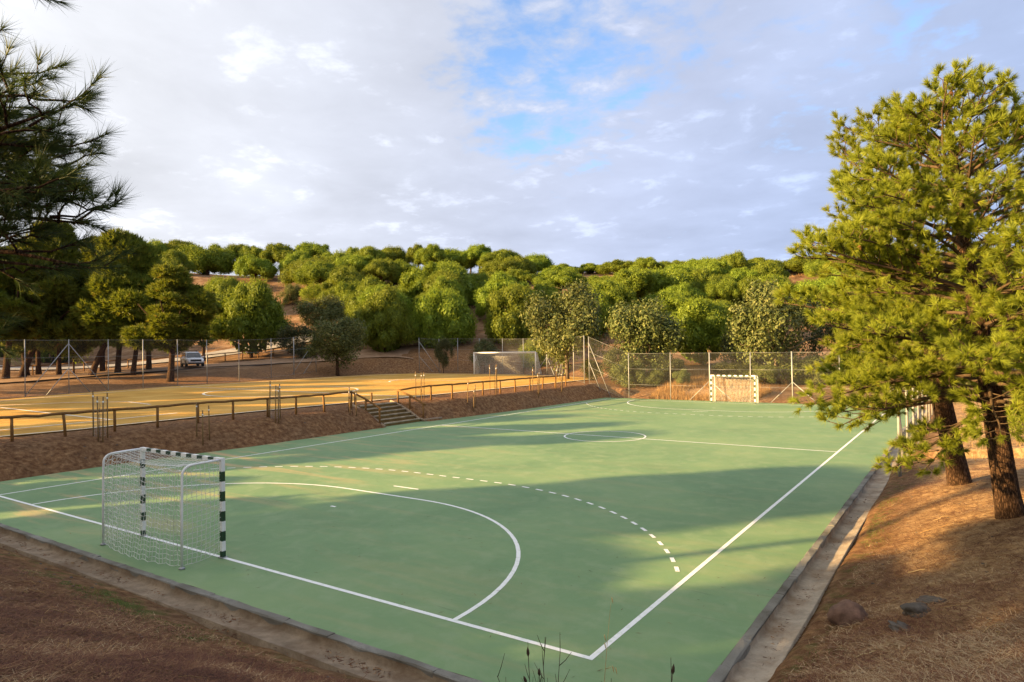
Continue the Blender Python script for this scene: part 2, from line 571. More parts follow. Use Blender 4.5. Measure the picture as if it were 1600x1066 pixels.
def mat_white_line():
    m, t = mat('white_court_paint')
    P = wpos(t)
    n = t.noise(P, 7.0, 7, 0.7)
    c = t.mix(t.remap(n, 0.50, 0.72, 0, 0.60), (0.78, 0.79, 0.77), (0.38, 0.48, 0.34))
    finish(t, principled(t, c, 0.7, 0.25).outputs[0])
    return m


def mat_field():
    m, t = mat('yellow_earth_pitch')
    P = wpos(t)
    a = t.noise(P, 0.3, 6, 0.62)
    st = t.n('ShaderNodeMapping', _0=P, _Rotation=(0, 0, math.radians(-4)), _Scale=(1.6, 0.10, 1.0)).outputs[0]
    s = t.noise(st, 1.0, 6, 0.65, 0.3)
    c = t.ramp(t.math('ADD', t.math('MULTIPLY', a, 0.5), t.math('MULTIPLY', s, 0.5)),
               [(0.36, (0.38, 0.205, 0.045)), (0.5, (0.52, 0.300, 0.068)), (0.64, (0.62, 0.400, 0.120))])
    f = t.noise(P, 14.0, 6, 0.7)
    c = t.mix(t.remap(f, 0.48, 0.72, 0, 0.5), c, (0.30, 0.175, 0.06))
    finish(t, principled(t, c, 0.92, 0.1, 0, bump(t, f, 0.03, 0.7)).outputs[0])
    return m


def mat_chalk():
    m, t = mat('chalk_line')
    P = wpos(t)
    n = t.noise(P, 5.0, 6, 0.7)
    c = t.mix(t.remap(n, 0.46, 0.70, 0.0, 0.75), (0.80, 0.75, 0.64), (0.56, 0.35, 0.10))
    finish(t, principled(t, c, 0.9, 0.1).outputs[0])
    return m


def mat_concrete(name, base, stain, sc=1.0):
    m, t = mat(name)
    P = wpos(t)
    a = t.noise(P, 3.0 * sc, 7, 0.7)
    b = t.noise(P, 28.0 * sc, 5, 0.7)
    lo = tuple(x * 0.62 for x in base)
    c = t.ramp(a, [(0.32, lo), (0.56, base), (0.74, tuple(min(1, x * 1.25) for x in base))])
    c = t.mix(t.remap(t.noise(P, 1.2, 6, 0.7), 0.46, 0.66, 0, 0.85), c, stain)
    c = t.mix(t.remap(b, 0.52, 0.76, 0, 0.5), c, tuple(x * 0.5 for x in base))
    finish(t, principled(t, c, 0.93, 0.15, 0, bump(t, b, 0.02, 0.8)).outputs[0])
    return m


def mat_wood(name, dark, light):
    m, t = mat(name)
    tcn = t.n('ShaderNodeTexCoord').outputs['Object']
    n = t.noise(wpos(t), 9.0, 6, 0.7, 0.6)
    n2 = t.noise(tcn, 30.0, 4, 0.7)
    c = t.ramp(t.math('ADD', t.math('MULTIPLY', n, 0.6), t.math('MULTIPLY', n2, 0.4)), [(0.32, dark), (0.66, light)])
    finish(t, principled(t, c, 0.82, 0.2, 0, bump(t, n2, 0.01, 0.7)).outputs[0])
    return m


def mat_bark(name, dark, light, sc=1.0):
    m, t = mat(name)
    P = t.n('ShaderNodeMapping', _0=wpos(t), _Scale=(1, 1, 0.22)).outputs[0]
    n0 = t.n('ShaderNodeTexNoise', _Scale=22.0 * sc, _Detail=7.0, _Roughness=0.72, _Distortion=1.4)
    t.link(P, n0.inputs['Vector'])
    v = t.n('ShaderNodeTexVoronoi', _Scale=34.0 * sc, feature='DISTANCE_TO_EDGE')
    wv = t.n('ShaderNodeVectorMath', operation='ADD', _0=P, _1=t.n('ShaderNodeVectorMath', operation='SCALE', _0=n0.outputs[1], _3=0.06).outputs[0]).outputs[0]
    t.link(wv, v.inputs['Vector'])
    h = t.math('ADD', t.math('MULTIPLY', t.remap(v.outputs['Distance'], 0.0, 0.30), 0.4), t.math('MULTIPLY', n0.outputs[0], 0.8))
    c = t.ramp(h, [(0.30, tuple(x * 0.35 for x in dark)), (0.52, dark), (0.85, light)])
    finish(t, principled(t, c, 0.95, 0.08, 0, bump(t, h, 0.04, 1.0)).outputs[0])
    return m


def mat_leaf(name, stops, trans=0.35, rough=0.6, sat_trans=(1.25, 1.15, 0.55)):
    """foliage: tint varies leaf by leaf, light passes through the blades"""
    m, t = mat(name)
    r = t.n('ShaderNodeAttribute', attribute_name='rnd').outputs['Fac']
    oi = t.n('ShaderNodeObjectInfo').outputs['Random']
    col = t.ramp(r, stops)
    hsv = t.n('ShaderNodeHueSaturation', _Hue=t.remap(oi, 0, 1, 0.487, 0.508), _Saturation=1.0, _Value=t.remap(oi, 0, 1, 0.80, 1.15), _Color=col).outputs[0]
    d = principled(t, hsv, rough, 0.25)
    tcol = t.n('ShaderNodeVectorMath', operation='MULTIPLY', _0=hsv, _1=sat_trans).outputs[0]
    tr = t.n('ShaderNodeBsdfTranslucent', _Color=tcol)
    mx = t.n('ShaderNodeMixShader', _0=trans)
    t.link(d.outputs[0], mx.inputs[1])
    t.link(tr.outputs[0], mx.inputs[2])
    finish(t, mx.outputs[0])
    return m


def mat_mesh_wire(name, opacity):
    """far woven wire: a thin grey veil"""
    m, t = mat(name)
    P = wpos(t)
    n = t.noise(P, 0.6, 3)
    d = principled(t, (0.24, 0.25, 0.24), 0.6, 0.3, 0.3)
    tr = t.n('ShaderNodeBsdfTransparent')
    mx = t.n('ShaderNodeMixShader', _0=t.remap(n, 0.3, 0.7, opacity * 0.8, opacity * 1.2))
    t.link(tr.outputs[0], mx.inputs[1])
    t.link(d.outputs[0], mx.inputs[2])
    finish(t, mx.outputs[0])
    return m


M = {}
M['ground'] = mat_ground()
M['court'] = mat_court()
M['line'] = mat_white_line()
M['field'] = mat_field()
M['chalk'] = mat_chalk()
M['kerb'] = mat_concrete('weathered_kerb_concrete', (0.25, 0.24, 0.21), (0.075, 0.065, 0.045), 1.6)
M['gutter'] = mat_concrete('drain_concrete', (0.37, 0.31, 0.235), (0.20, 0.13, 0.075), 0.7)
M['silt'] = mat_concrete('silted_drain', (0.27, 0.205, 0.14), (0.13, 0.08, 0.045), 1.2)
M['road'] = mat_concrete('pale_asphalt', (0.34, 0.32, 0.30), (0.26, 0.23, 0.20), 0.3)
M['path'] = mat_concrete('trodden_earth', (0.36, 0.235, 0.15), (0.30, 0.18, 0.10), 0.3)
M['timber'] = mat_wood('treated_timber', (0.11, 0.052, 0.017), (0.27, 0.14, 0.045))
M['stake'] = mat_wood('stake_timber', (0.11, 0.065, 0.028), (0.28, 0.18, 0.08))
M['oldwood'] = mat_wood('weathered_timber', (0.17, 0.12, 0.08), (0.36, 0.27, 0.18))
M['nosing'] = mat_concrete('step_edge_stone', (0.42, 0.35, 0.25), (0.30, 0.22, 0.13))
M['tread'] = mat_concrete('step_earth', (0.19, 0.125, 0.045), (0.15, 0.09, 0.035))
M['white'] = simple('white_gloss_paint', (0.76, 0.76, 0.74), 0.38, 0.5, 0, 0.05, 4)
M['green_stripe'] = simple('dark_green_stripe', (0.012, 0.045, 0.022), 0.4, 0.5, 0, 0.2, 5)
M['net'] = simple('white_net_cord', (0.76, 0.75, 0.70), 0.8, 0.1, 0, 0.06, 3)
M['galv'] = simple('galvanised_steel', (0.30, 0.31, 0.31), 0.5, 0.5, 0.3, 0.15, 5)
M['wire'] = simple('fence_wire', (0.36, 0.37, 0.36), 0.5, 0.4, 0.5, 0.1, 5)
M['veil'] = mat_mesh_wire('woven_fence_wire', 0.042)
M['bark'] = mat_bark('dark_pine_bark', (0.055, 0.032, 0.020), (0.17, 0.10, 0.06))
M['bark_pale'] = mat_bark('grey_bark', (0.16, 0.125, 0.09), (0.34, 0.28, 0.21), 1.6)
M['twig'] = simple('twig_bark', (0.085, 0.058, 0.036), 0.9, 0.1, 0, 0.3, 14)
M['cone'] = simple('pine_cone', (0.20, 0.095, 0.045), 0.85, 0.1, 0, 0.3, 30)
M['needle'] = mat_leaf('sunlit_pine_needles', [(0.0, (0.10, 0.135, 0.016)), (0.45, (0.225, 0.285, 0.030)), (0.90, (0.35, 0.41, 0.050)), (0.96, (0.24, 0.15, 0.04)), (1.0, (0.26, 0.13, 0.045))], 0.45)
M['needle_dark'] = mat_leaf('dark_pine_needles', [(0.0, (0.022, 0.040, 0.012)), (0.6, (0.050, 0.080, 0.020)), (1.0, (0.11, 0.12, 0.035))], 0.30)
M['stone_pine'] = mat_leaf('stone_pine_foliage', [(0.0, (0.095, 0.145, 0.014)), (0.5, (0.175, 0.240, 0.022)), (1.0, (0.26, 0.32, 0.033))], 0.30)
M['mid_pine'] = mat_leaf('woodland_pine_foliage', [(0.0, (0.060, 0.090, 0.014)), (0.55, (0.125, 0.160, 0.022)), (0.88, (0.19, 0.21, 0.034)), (1.0, (0.22, 0.12, 0.035))], 0.42)
M['oak'] = mat_leaf('oak_leaves', [(0.0, (0.045, 0.068, 0.018)), (0.5, (0.100, 0.128, 0.034)), (1.0, (0.19, 0.20, 0.065))], 0.22)
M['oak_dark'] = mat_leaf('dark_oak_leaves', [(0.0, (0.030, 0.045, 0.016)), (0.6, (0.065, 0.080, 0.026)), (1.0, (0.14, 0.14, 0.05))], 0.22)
M['bright_leaf'] = mat_leaf('yellow_green_leaves', [(0.0, (0.10, 0.16, 0.02)), (0.6, (0.20, 0.27, 0.03)), (1.0, (0.32, 0.36, 0.05))], 0.45)
M['grass'] = mat_leaf('dry_grass_blades', [(0.0, (0.22, 0.13, 0.05)), (0.6, (0.42, 0.26, 0.10)), (1.0, (0.60, 0.42, 0.19))], 0.3, 0.8, (1.1, 1.0, 0.8))
M['greengrass'] = mat_leaf('short_green_grass', [(0.0, (0.06, 0.09, 0.02)), (0.6, (0.11, 0.15, 0.03)), (1.0, (0.22, 0.22, 0.07))], 0.3)
M['litter'] = mat_leaf('fallen_needles', [(0.0, (0.045, 0.020, 0.011)), (0.4, (0.13, 0.052, 0.026)), (0.72, (0.24, 0.12, 0.05)), (0.92, (0.42, 0.27, 0.11)), (1.0, (0.55, 0.42, 0.22))], 0.1, 0.8, (1, 1, 1))
M['rock'] = mat_concrete('red_brown_rock', (0.24, 0.14, 0.10), (0.085, 0.06, 0.05), 3.0)
M['greyrock'] = mat_concrete('grey_rock', (0.125, 0.108, 0.092), (0.10, 0.065, 0.045), 3.0)
M['carpaint'] = simple('white_car_paint', (0.86, 0.86, 0.85), 0.25, 0.6, 0, 0.02, 3)
M['carglass'] = simple('dark_car_glass', (0.025, 0.032, 0.038), 0.08, 0.9, 0, 0.05, 2)
M['black'] = simple('black_plastic', (0.018, 0.018, 0.02), 0.55, 0.4, 0, 0.2, 8)
M['tyre'] = simple('tyre_rubber', (0.022, 0.021, 0.02), 0.85, 0.2, 0, 0.2, 8)
M['rim'] = simple('alloy_rim', (0.45, 0.46, 0.47), 0.35, 0.6, 0.7, 0.05, 8)
M['lamp'] = simple('headlamp_glass', (0.62, 0.65, 0.68), 0.12, 0.8, 0.2, 0.05, 8)
M['dry_stem'] = simple('dark_dry_stem', (0.055, 0.038, 0.026), 0.9, 0.1, 0, 0.3, 40)
M['straw'] = simple('straw_stem', (0.46, 0.35, 0.15), 0.85, 0.1, 0, 0.2, 40)
# ------------------------------------------------------------------ ground sheet
def axis(lo, hi, fine_lo, fine_hi, step, mid_lo, mid_hi, mid_step):
    a = list(np.arange(fine_lo, fine_hi + 1e-6, step))
    a += list(np.arange(fine_hi + mid_step, mid_hi, mid_step)) + list(np.arange(fine_lo - mid_step, mid_lo, -mid_step))
    s, v = mid_step, max(a)
    while v < hi:
        s *= 1.14
        v += s
        a.append(v)
    s, v = mid_step, min(a)
    while v > lo:
        s *= 1.14
        v -= s
        a.append(v)
    return np.array(sorted(a))


gx = axis(-650, 650, -7.0, 28.0, 0.15, -75, 40, 1.0)
gy = axis(-500, 700, -9.5, 22.0, 0.15, -12, 95, 0.9)
GX, GY = np.meshgrid(gx, gy)
GZ = ground_z(GX, GY)
nx, ny = len(gx), len(gy)
idx = np.arange(nx * ny).reshape(ny, nx)
GF = np.stack([idx[:-1, :-1], idx[:-1, 1:], idx[1:, 1:], idx[1:, :-1]], -1).reshape(-1, 4)
sdF = poly_sd(GX, GY, FIELD)
hillm = smooth((sdF - 5) / 8) * smooth((np.maximum(GY - 44, np.maximum(-8 - GX, GX - 40))) / 6)
hillm = np.maximum(hillm, 0.0)
moss = np.maximum(np.exp(-((GY + 2.75) / 0.55) ** 2) * smooth((19.0 - GX) / 2) * (GX > -6), 0.55 * np.exp(-((GX - 22.15) / 0.3) ** 2) * (GY > -1))
moss = np.maximum(moss, 0.35 * np.exp(-((GX + 1.6) / 0.35) ** 2) * (np.abs(GY - 20) < 3))
dry = smooth((GX - 22.6) / 1.2) * smooth((GY - 1.0) / 4.0)
dry = np.maximum(dry, 0.85 * smooth((GX - 22.3) / 1.0) * (GY > -5))
dry = np.maximum(dry, 0.8 * smooth((GY - 42.6) / 1.5) * smooth((GX - 2) / 3) * smooth((12 - GX) / 3) * smooth((62 - GY) / 6))
ground = link_mesh('ground', mesh_np('ground', np.stack([GX, GY, GZ], -1), [GF], M['ground'], smooth=True,
                                     col=np.stack([hillm, moss, dry], -1).reshape(-1, 3)))
tag(ground, 'brown earth covered in pine needles rising to a wooded hill', kind='structure')


def sheet_grid(P, nx_, ny_, zf):
    """bilinear quad patch P[4] (xy corners) lifted to zf(x, y)"""
    u, v = np.meshgrid(np.linspace(0, 1, nx_ + 1), np.linspace(0, 1, ny_ + 1))
    P = np.asarray(P, float)
    xy = (P[0] * ((1 - u) * (1 - v))[..., None] + P[1] * (u * (1 - v))[..., None] + P[2] * (u * v)[..., None] + P[3] * ((1 - u) * v)[..., None])
    z = zf(xy[..., 0], xy[..., 1])
    i = np.arange((nx_ + 1) * (ny_ + 1)).reshape(ny_ + 1, nx_ + 1)
    F = np.stack([i[:-1, :-1], i[:-1, 1:], i[1:, 1:], i[1:, :-1]], -1).reshape(-1, 4)
    return np.concatenate([xy, z[..., None]], -1).reshape(-1, 3), F


def ribbon(path, width, zf, step=0.4):
    """flat painted strip along a polyline"""
    P = np.asarray(path, float)
    out = [P[0]]
    for a, b in zip(P[:-1], P[1:]):
        n = max(1, int(np.ceil(np.linalg.norm(b - a) / step)))
        for k in range(1, n + 1):
            out.append(a + (b - a) * k / n)
    P = np.array(out)
    T = np.gradient(P, axis=0)
    T /= np.linalg.norm(T, axis=1, keepdims=True)
    N = np.stack([-T[:, 1], T[:, 0]], 1)
    wv = np.broadcast_to(np.asarray(width, float), (len(P),))[:, None]
    V2 = np.stack([P + N * wv / 2, P - N * wv / 2], 1).reshape(-1, 2)
    z = zf(V2[:, 0], V2[:, 1])
    i = np.arange(len(P) - 1) * 2
    F = np.stack([i, i + 1, i + 3, i + 2], 1)
    return np.c_[V2, z], F


# ------------------------------------------------------------------ court and its painted lines
W, L = 19.70, 40.71
V, F = sheet_grid([(-2.75, -1.30), (21.20, -1.30), (21.20, 42.05), (-2.75, 42.05)], 24, 44, lambda x, y: 0 * x)
court = link_mesh('court', mesh_np('court', V, [F], M['court']))
tag(court, 'green painted handball court with white lines', kind='structure')
LW = 0.085


def line(name, path, width=LW, z=0.004, step=0.6):
    V, F = ribbon(path, width, lambda x, y: 0 * x + z, step)
    return link_mesh(name, mesh_np(name, V, [F], M['line']), court)


def arc(cx, cy, r, a0, a1, n=24):
    a = np.radians(np.linspace(a0, a1, n))
    return list(zip(cx + r * np.cos(a), cy + r * np.sin(a)))


h = LW / 2
line('goal_line', [(-h, 0), (W + h, 0)])
line('goal_line', [(-h, L), (W + h, L)])
line('side_line', [(0, h), (0, L - h)])
line('side_line', [(W, h), (W, L - h)])
line('halfway_line', [(h, L / 2), (W - h, L / 2)])
a = np.radians(np.linspace(0, 360, 65))
line('centre_circle', list(zip(W / 2 + 1.86 * np.cos(a), L / 2 + 1.86 * np.sin(a))), 0.075, 0.008, 0.3)
pl_, pr_ = W / 2 - 1.5, W / 2 + 1.5


def goal_area(r):
    return arc(pl_, 0, r, 180, 90) + arc(pr_, 0, r, 90, 0)


ga = [(x, y + h) if y < 0.01 else (x, y) for x, y in goal_area(6.0)]
line('goal_area_line', ga, LW, 0.004, 0.4)
line('goal_area_line', [(W - x, L - y) for x, y in ga], LW, 0.004, 0.4)
nine = np.array([p for p in goal_area(9.0) if h <= p[0] <= W - h])
nine = np.array([(h, math.sqrt(81 - (pl_ - h) ** 2))] + [tuple(p) for p in nine] + [(W - h, math.sqrt(81 - (pl_ - h) ** 2))])
seg = np.r_[0, np.cumsum(np.linalg.norm(np.diff(nine, axis=0), axis=1))]
for flip in (0, 1):
    s = 0.05
    while s < seg[-1] - 0.28:
        pp = [(np.interp(q, seg, nine[:, 0]), np.interp(q, seg, nine[:, 1])) for q in (s, s + 0.14, s + 0.28)]
        if flip:
            pp = [(W - x, L - y) for x, y in pp]
        line('line_dash', pp, 0.08, 0.004, 0.5)
        s += 0.555
    for nm, yy, hw in (('seven_metre_mark', 7.0, 0.5), ('four_metre_mark', 4.2, 0.09)):
        y2 = L - yy if flip else yy
        line(nm, [(W / 2 - hw, y2), (W / 2 + hw, y2)], 0.08)

# ------------------------------------------------------------------ earth pitch
fx_, fy_ = np.arange(-34, -4.4, 0.8), np.arange(-5, 55, 0.8)
FXX, FYY = np.meshgrid(fx_, fy_)
# polygon fan built as rows between the near edge and the far edge of the pitch
near_e = np.array([(-4.0, -6.85), (2.4, -6.8), (5, -6.5), (8.8, -6.7), (13.5, -6.65), (23.6, -5.95), (33, -5.6), (39.3, -5.4), (49.3, -5.2), (51.5, -8.7), (53.4, -14.4)])
far_e = np.array([(-4, -26.5), (4, -27.5), (9.9, -28.8), (15.7, -30.6), (23, -32.0), (31.5, -32.2), (39.3, -32.4), (46.5, -32.4), (51.4, -28.5), (53.0, -22.7), (53.4, -16.0)])
ys = np.linspace(-4, 53.3, 90)
rows = []
for i, y in enumerate(ys):
    x0 = np.interp(y, near_e[:, 0], near_e[:, 1]) + 0.10 * float(fbm(np.array(y * 0.9), np.array(2.2), 3, 21))
    x1 = np.interp(y, far_e[:, 0], far_e[:, 1]) + 0.35 * float(fbm(np.array(y * 0.5), np.array(7.2), 3, 22))
    rows.append([(x0 + (x1 - x0) * k / 30, y) for k in range(31)])
R_ = np.array(rows)
i = np.arange(R_.shape[0] * 31).reshape(-1, 31)
F = np.stack([i[:-1, :-1], i[:-1, 1:], i[1:, 1:], i[1:, :-1]], -1).reshape(-1, 4)
Vf = np.concatenate([R_, field_h(R_[..., 0], R_[..., 1])[..., None]], -1).reshape(-1, 3)
pitch = link_mesh('earth_pitch', mesh_np('earth_pitch', Vf, [F[:, ::-1]], M['field']))
tag(pitch, 'yellow earth football pitch with chalk lines', kind='structure')


def chalk(name, path, width=0.17):
    V, F = ribbon(path, max(width, 0.17), lambda x, y: field_h(x, y) + 0.012, 0.6)
    return link_mesh(name, mesh_np(name, V, [F], M['chalk']), pitch)


def wob(path, amp=0.05):
    return [(x + amp * random.uniform(-1, 1), y + amp * random.uniform(-1, 1)) for x, y in path]


chalk('touch_line', wob([(float(np.interp(y, near_e[:, 0], near_e[:, 1])) - 0.12, y) for y in np.arange(-3, 49.1, 2.0)]), 0.16)
chalk('touch_line', wob([(float(np.interp(y, far_e[:, 0], far_e[:, 1])) + 1.5, y) for y in np.arange(-3, 50.1, 3.0)]))
chalk('goal_line', wob([(-28.6, 50.2), (-21.6, 51.75), (-14.55, 52.9), (-8.8, 51.2)]), 0.14)
cc = np.array((-18.3, 24.0))
ang = np.radians(np.linspace(0, 360, 49))
chalk('centre_circle', [(cc[0] + 5.4 * np.cos(q), cc[1] + 5.4 * np.sin(q)) for q in ang], 0.13)
chalk('halfway_line', [(-31, 23.4), (-18.3, 24.0), (-6.2, 24.6)], 0.13)
chalk('penalty_line', [(-21.8, 7.5), (-15.9, 7.5), (-9.2, 7.6)], 0.13)
chalk('penalty_line', [(-9.3, 1.5), (-9.2, 6.4), (-9.5, 10.9)], 0.12)
chalk('penalty_line', [(-24.5, 3.0), (-23.3, 8.0), (-21.8, 11.2), (-19.0, 13.2), (-15.9, 12.9)], 0.12)
pa = [(-21.2 + 0.4, 35.6)] + [(-16.6 - 4.6 * math.cos(q), 39.6 - 4.6 * math.sin(q) * 0.9) for q in np.radians(np.linspace(55, -35, 12))]
chalk('penalty_arc', pa, 0.12)
chalk('penalty_line', [(-26.5, 38.5), (-20.0, 39.8), (-9.5, 41.6)], 0.12)

# ------------------------------------------------------------------ road and trodden path behind the pitch
def drape(path, width, lift=0.05):
    return ribbon(path, width, lambda x, y: ground_z(x, y, False) + lift + 0.06, 1.2)


V, F = drape([(-92, 2), (-70, 27), (-63, 41), (-55.5, 55), (-52, 66)], 5.0)
tag(link_mesh('road', mesh_np('road', V, [F], M['road'])), 'pale strip of road beyond the timber rails', kind='structure')
V, F = drape([(-50, -8), (-50, 10), (-49.5, 25), (-48, 36), (-45, 44), (-39, 52), (-33.5, 55.5)], 5.2)
tag(link_mesh('path', mesh_np('path', V, [F], M['path'])), 'trodden earth track beside the pitch', kind='structure')


# ------------------------------------------------------------------ kerb and drain channel
def drain(name, a, b, n, mt):
    """n points away from the court; channel profile swept from a to b"""
    a, b, n = np.array(a, float), np.array(b, float), np.array(n, float)
    prof = [(0.150, 0.0), (0.158, -0.09), (0.19, -0.105), (0.36, -0.10), (0.50, -0.085), (0.60, -0.06), (0.62, -0.055), (0.63, -0.35)]
    k = int(np.linalg.norm(b - a) / 0.5)
    V = []
    for i in range(k + 1):
        p = a + (b - a) * i / k
        for o, z in prof:
            V.append((*(p + n * (o + random.gauss(0, 0.004))), z + random.gauss(0, 0.004)))
    m = len(prof)
    i = (np.arange(k)[:, None] * m + np.arange(m - 1)[None]).reshape(-1)
    F = np.stack([i, i + 1, i + m + 1, i + m], 1)
    o = link_mesh(name, mesh_np(name, V, [F], mt))
    tag(o, kind='structure')
    return o


drain('drain_channel', (21.20, -1.9), (21.20, 42.0), (1, 0), M['gutter'])
drain('drain_channel', (-4.5, -1.30), (21.0, -1.30), (0, -1), M['silt'])
kerb = empty('kerb', (0, 0, 0))
tag(kerb, 'grey concrete kerb along the court edge', kind='structure')


def kerb_stone_mesh(seed):
    r = random.Random(seed)
    m = MB()
    Lk = 0.992
    hw, ht = 0.072, 0.13
    c = 0.012
    pts = [(-hw, -ht), (-hw, 0.022 - c), (-hw + c, 0.022), (hw - c, 0.022), (hw, 0.022 - c), (hw, -ht)]
    V = []
    for x in (-Lk / 2, -0.17, 0.16, Lk / 2):
        for y, z in pts:
            V.append((x, y + r.gauss(0, 0.006), z + r.gauss(0, 0.006)))
    k = len(pts)
    F = [[s * k + q, s * k + q + 1, (s + 1) * k + q + 1, (s + 1) * k + q] for s in range(3) for q in range(k - 1)]
    m.add(V, F)
    m.add(V[:k], [[0, 1, 4, 5], [1, 2, 3, 4]])
    m.add(V[-k:], [[5, 4, 1, 0], [4, 3, 2, 1]])
    return m.mesh('kerb_stone', M['kerb'])


stones = [kerb_stone_mesh(s) for s in range(6)]
for i in range(43):
    o = link_mesh('kerb_stone', stones[i % 6], kerb)
    o.location = (21.276, -0.8 + i, random.gauss(0, 0.004))
    o.rotation_euler = (random.gauss(0, 0.01), random.gauss(0, 0.004), math.pi / 2 + (math.pi if i % 2 else 0))
for i in range(25):
    o = link_mesh('kerb_stone', stones[(i * 5 + 2) % 6], kerb)
    o.location = (20.7 - i, -1.376, random.gauss(0, 0.004))
    o.rotation_euler = (random.gauss(0, 0.01), random.gauss(0, 0.004), math.pi if i % 2 else 0)


# ------------------------------------------------------------------ handball goals
def make_goal():
    root = empty('handball_goal', (0, 0, 0))
    # local frame: posts on x = -1.5, 1.5 at y = 0, depth towards -y
    Hg, s = 2.0, 0.08

    def striped(axis_len, start_white=0.28):
        """square bar along local z, bands of white and dark green paint"""
        m = MB()
        z, white, first = 0.0, False, True
        cuts = [0.0, 0.13]
        while cuts[-1] < axis_len - 0.35:
            cuts.append(cuts[-1] + 0.2)
        cuts.append(axis_len)
        for i in range(len(cuts) - 1):
            m.box((0, 0, (cuts[i] + cuts[i + 1]) / 2), (s, s, cuts[i + 1] - cuts[i]), 0, 1 if i % 2 == 0 and i < len(cuts) - 2 else 0)
        return m
    for sx in (-1, 1):
        m = striped(Hg)
        m.box((0, 0, 0.006), (0.14, 0.14, 0.012), 0, 2)
        o = m.build('post', [M['white'], M['green_stripe'], M['galv']], root)
        o.location = (sx * (1.5 + s / 2), 0, 0)
    m = MB()
    n = 15
    cuts = np.linspace(-1.5, 1.5, n + 1)
    for i in range(n):
        m.box(((cuts[i] + cuts[i + 1]) / 2, 0, 0), (cuts[i + 1] - cuts[i], s - 0.004, s - 0.004), 0, 1 if i % 2 == 1 else 0)
    cb = m.build('crossbar', [M['white'], M['green_stripe']], root)
    cb.location = (0, 0, Hg - s / 2)
    D = 0.86
    for sx in (-1, 1):
        x = sx * 1.54
        m = MB()
        pts = [(x, -0.04, Hg - 0.03), (x, -0.35, Hg - 0.035), (x, -0.62, Hg - 0.045)]
        for q in np.radians(np.linspace(80, 0, 6)):
            pts.append((x, -0.66 - 0.18 * math.cos(q), Hg - 0.23 + 0.18 * math.sin(q)))
        pts += [(x, -D + 0.01, 1.1), (x, -D, 0.03)]
        m.tube(pts, 0.024, 8, 0)
        m.tube([(x, -D, 0.0), (x, -D, 0.02), (x, -D, 0.04)], [0.06, 0.06, 0.03], 8, 1)
        m.build('side_frame', [M['white'], M['galv']], root)
    # net: separate cords, sagging a little between the frame members
    P = []
    cell = 0.1
    nseg = 30

    def roof_back(x, t):
        """t 0..1 from the crossbar over the rear bend to the ground"""
        Ltop, Lb = 0.78, 1.95
        d = t * (Ltop + Lb)
        ed = 1 - (abs(x) / 1.5) ** 2
        if d < Ltop:
            y, z = -d, Hg - 0.04 - 0.13 * ed * math.sin(math.pi * d / (Ltop + 0.25))
        else:
            q = (d - Ltop) / Lb
            z = (Hg - 0.14) * (1 - q) - 0.06 * ed * (1 - q)
            y = -Ltop - 0.05 - 0.03 * math.sin(math.pi * q) - 0.20 * ed * q ** 1.6
            z += 0.035 + 0.02 * math.sin(x * 19)
        return (x, y, max(z, 0.02))
    for x in np.linspace(-1.5, 1.5, 31):
        P.append([roof_back(x, t) for t in np.linspace(0, 1, nseg)])
    for t in np.linspace(0, 1, 28):
        P.append([roof_back(x, t) for x in np.linspace(-1.5, 1.5, nseg)])
    for sx in (-1, 1):
        def side(u, v):
            bulge = 0.05 * math.sin(math.pi * u) * math.sin(math.pi * v)
            zt = Hg - 0.05 - (0.12 * u ** 6)
            return (sx * (1.53 + bulge), -u * (D - 0.02), 0.06 + 0.10 * (1 - v) * (1 - u) + v * (zt - 0.06) - 0.05 * math.sin(math.pi * u) * (1 - v))
        for u in np.linspace(0, 1, 10):
            P.append([side(u, v) for v in np.linspace(0, 1, nseg)])
        for v in np.linspace(0, 1, 20):
            P.append([side(u, v) for u in np.linspace(0, 1, nseg)])
    P = np.array(P)
    P += RNG.normal(scale=0.004, size=P.shape)
    V, F = tubes_np(P, np.full(P.shape[:2], 0.0048), 3)
    link_mesh('net', mesh_np('net', V, [F], M['net']), root)
    return root


def children(o):
    return [c for c in bpy.data.objects if c.parent == o]


def copy_tree(o, parent=None):
    c = o.copy()
    COL.objects.link(c)
    if parent is not None:
        c.parent = parent
    for ch in children(o):
        copy_tree(ch, c)
    return c


goal = make_goal()
goal2 = copy_tree(goal)
goal.location = (W / 2, 0.0, 0.006)
tag(goal, 'white and green striped handball goal with net standing nearest on the court', 'goal', 'handball goals on the green court')
goal2.location = (W / 2 + 0.05, L, 0.006)
goal2.rotation_euler = (0, 0, math.pi)
tag(goal2, 'white and green striped handball goal at the far end before the wire fence', 'goal', 'handball goals on the green court')

# football goal on the earth pitch
ga_, gb_ = np.array((-21.65, 51.78)), np.array((-14.55, 53.29))
gm, gd = (ga_ + gb_) / 2, (gb_ - ga_)
gl, gang = float(np.linalg.norm(gd)), math.atan2(gd[1], gd[0])
fg = empty('football_goal', (*gm, float(field_h(gm[0], gm[1])) + 0.0), gang)
tag(fg, 'white football goal with sagging net on the yellow earth pitch', 'goal')
hw, Hf = gl / 2, 2.47
for sx in (-1, 1):
    m = MB()
    m.tube([(sx * hw, 0, 0), (sx * hw, 0, 1.2), (sx * hw, 0, Hf)], 0.065, 10)
    m.build('post', M['white'], fg)
    m = MB()
    m.tube([(sx * hw, 0.05, Hf - 0.05), (sx * hw, 0.5, Hf - 0.12), (sx * hw, 0.62, Hf - 0.5), (sx * hw, 0.35, Hf - 0.95), (sx * hw, 0.06, Hf - 1.0)], 0.03, 6)
    m.build('net_bracket', M['white'], fg)
m = MB()
m.tube([(-hw - 0.05, 0, Hf - 0.06), (0, 0, Hf - 0.06), (hw + 0.05, 0, Hf - 0.06)], 0.07, 10)
m.build('crossbar', M['white'], fg)
P = []
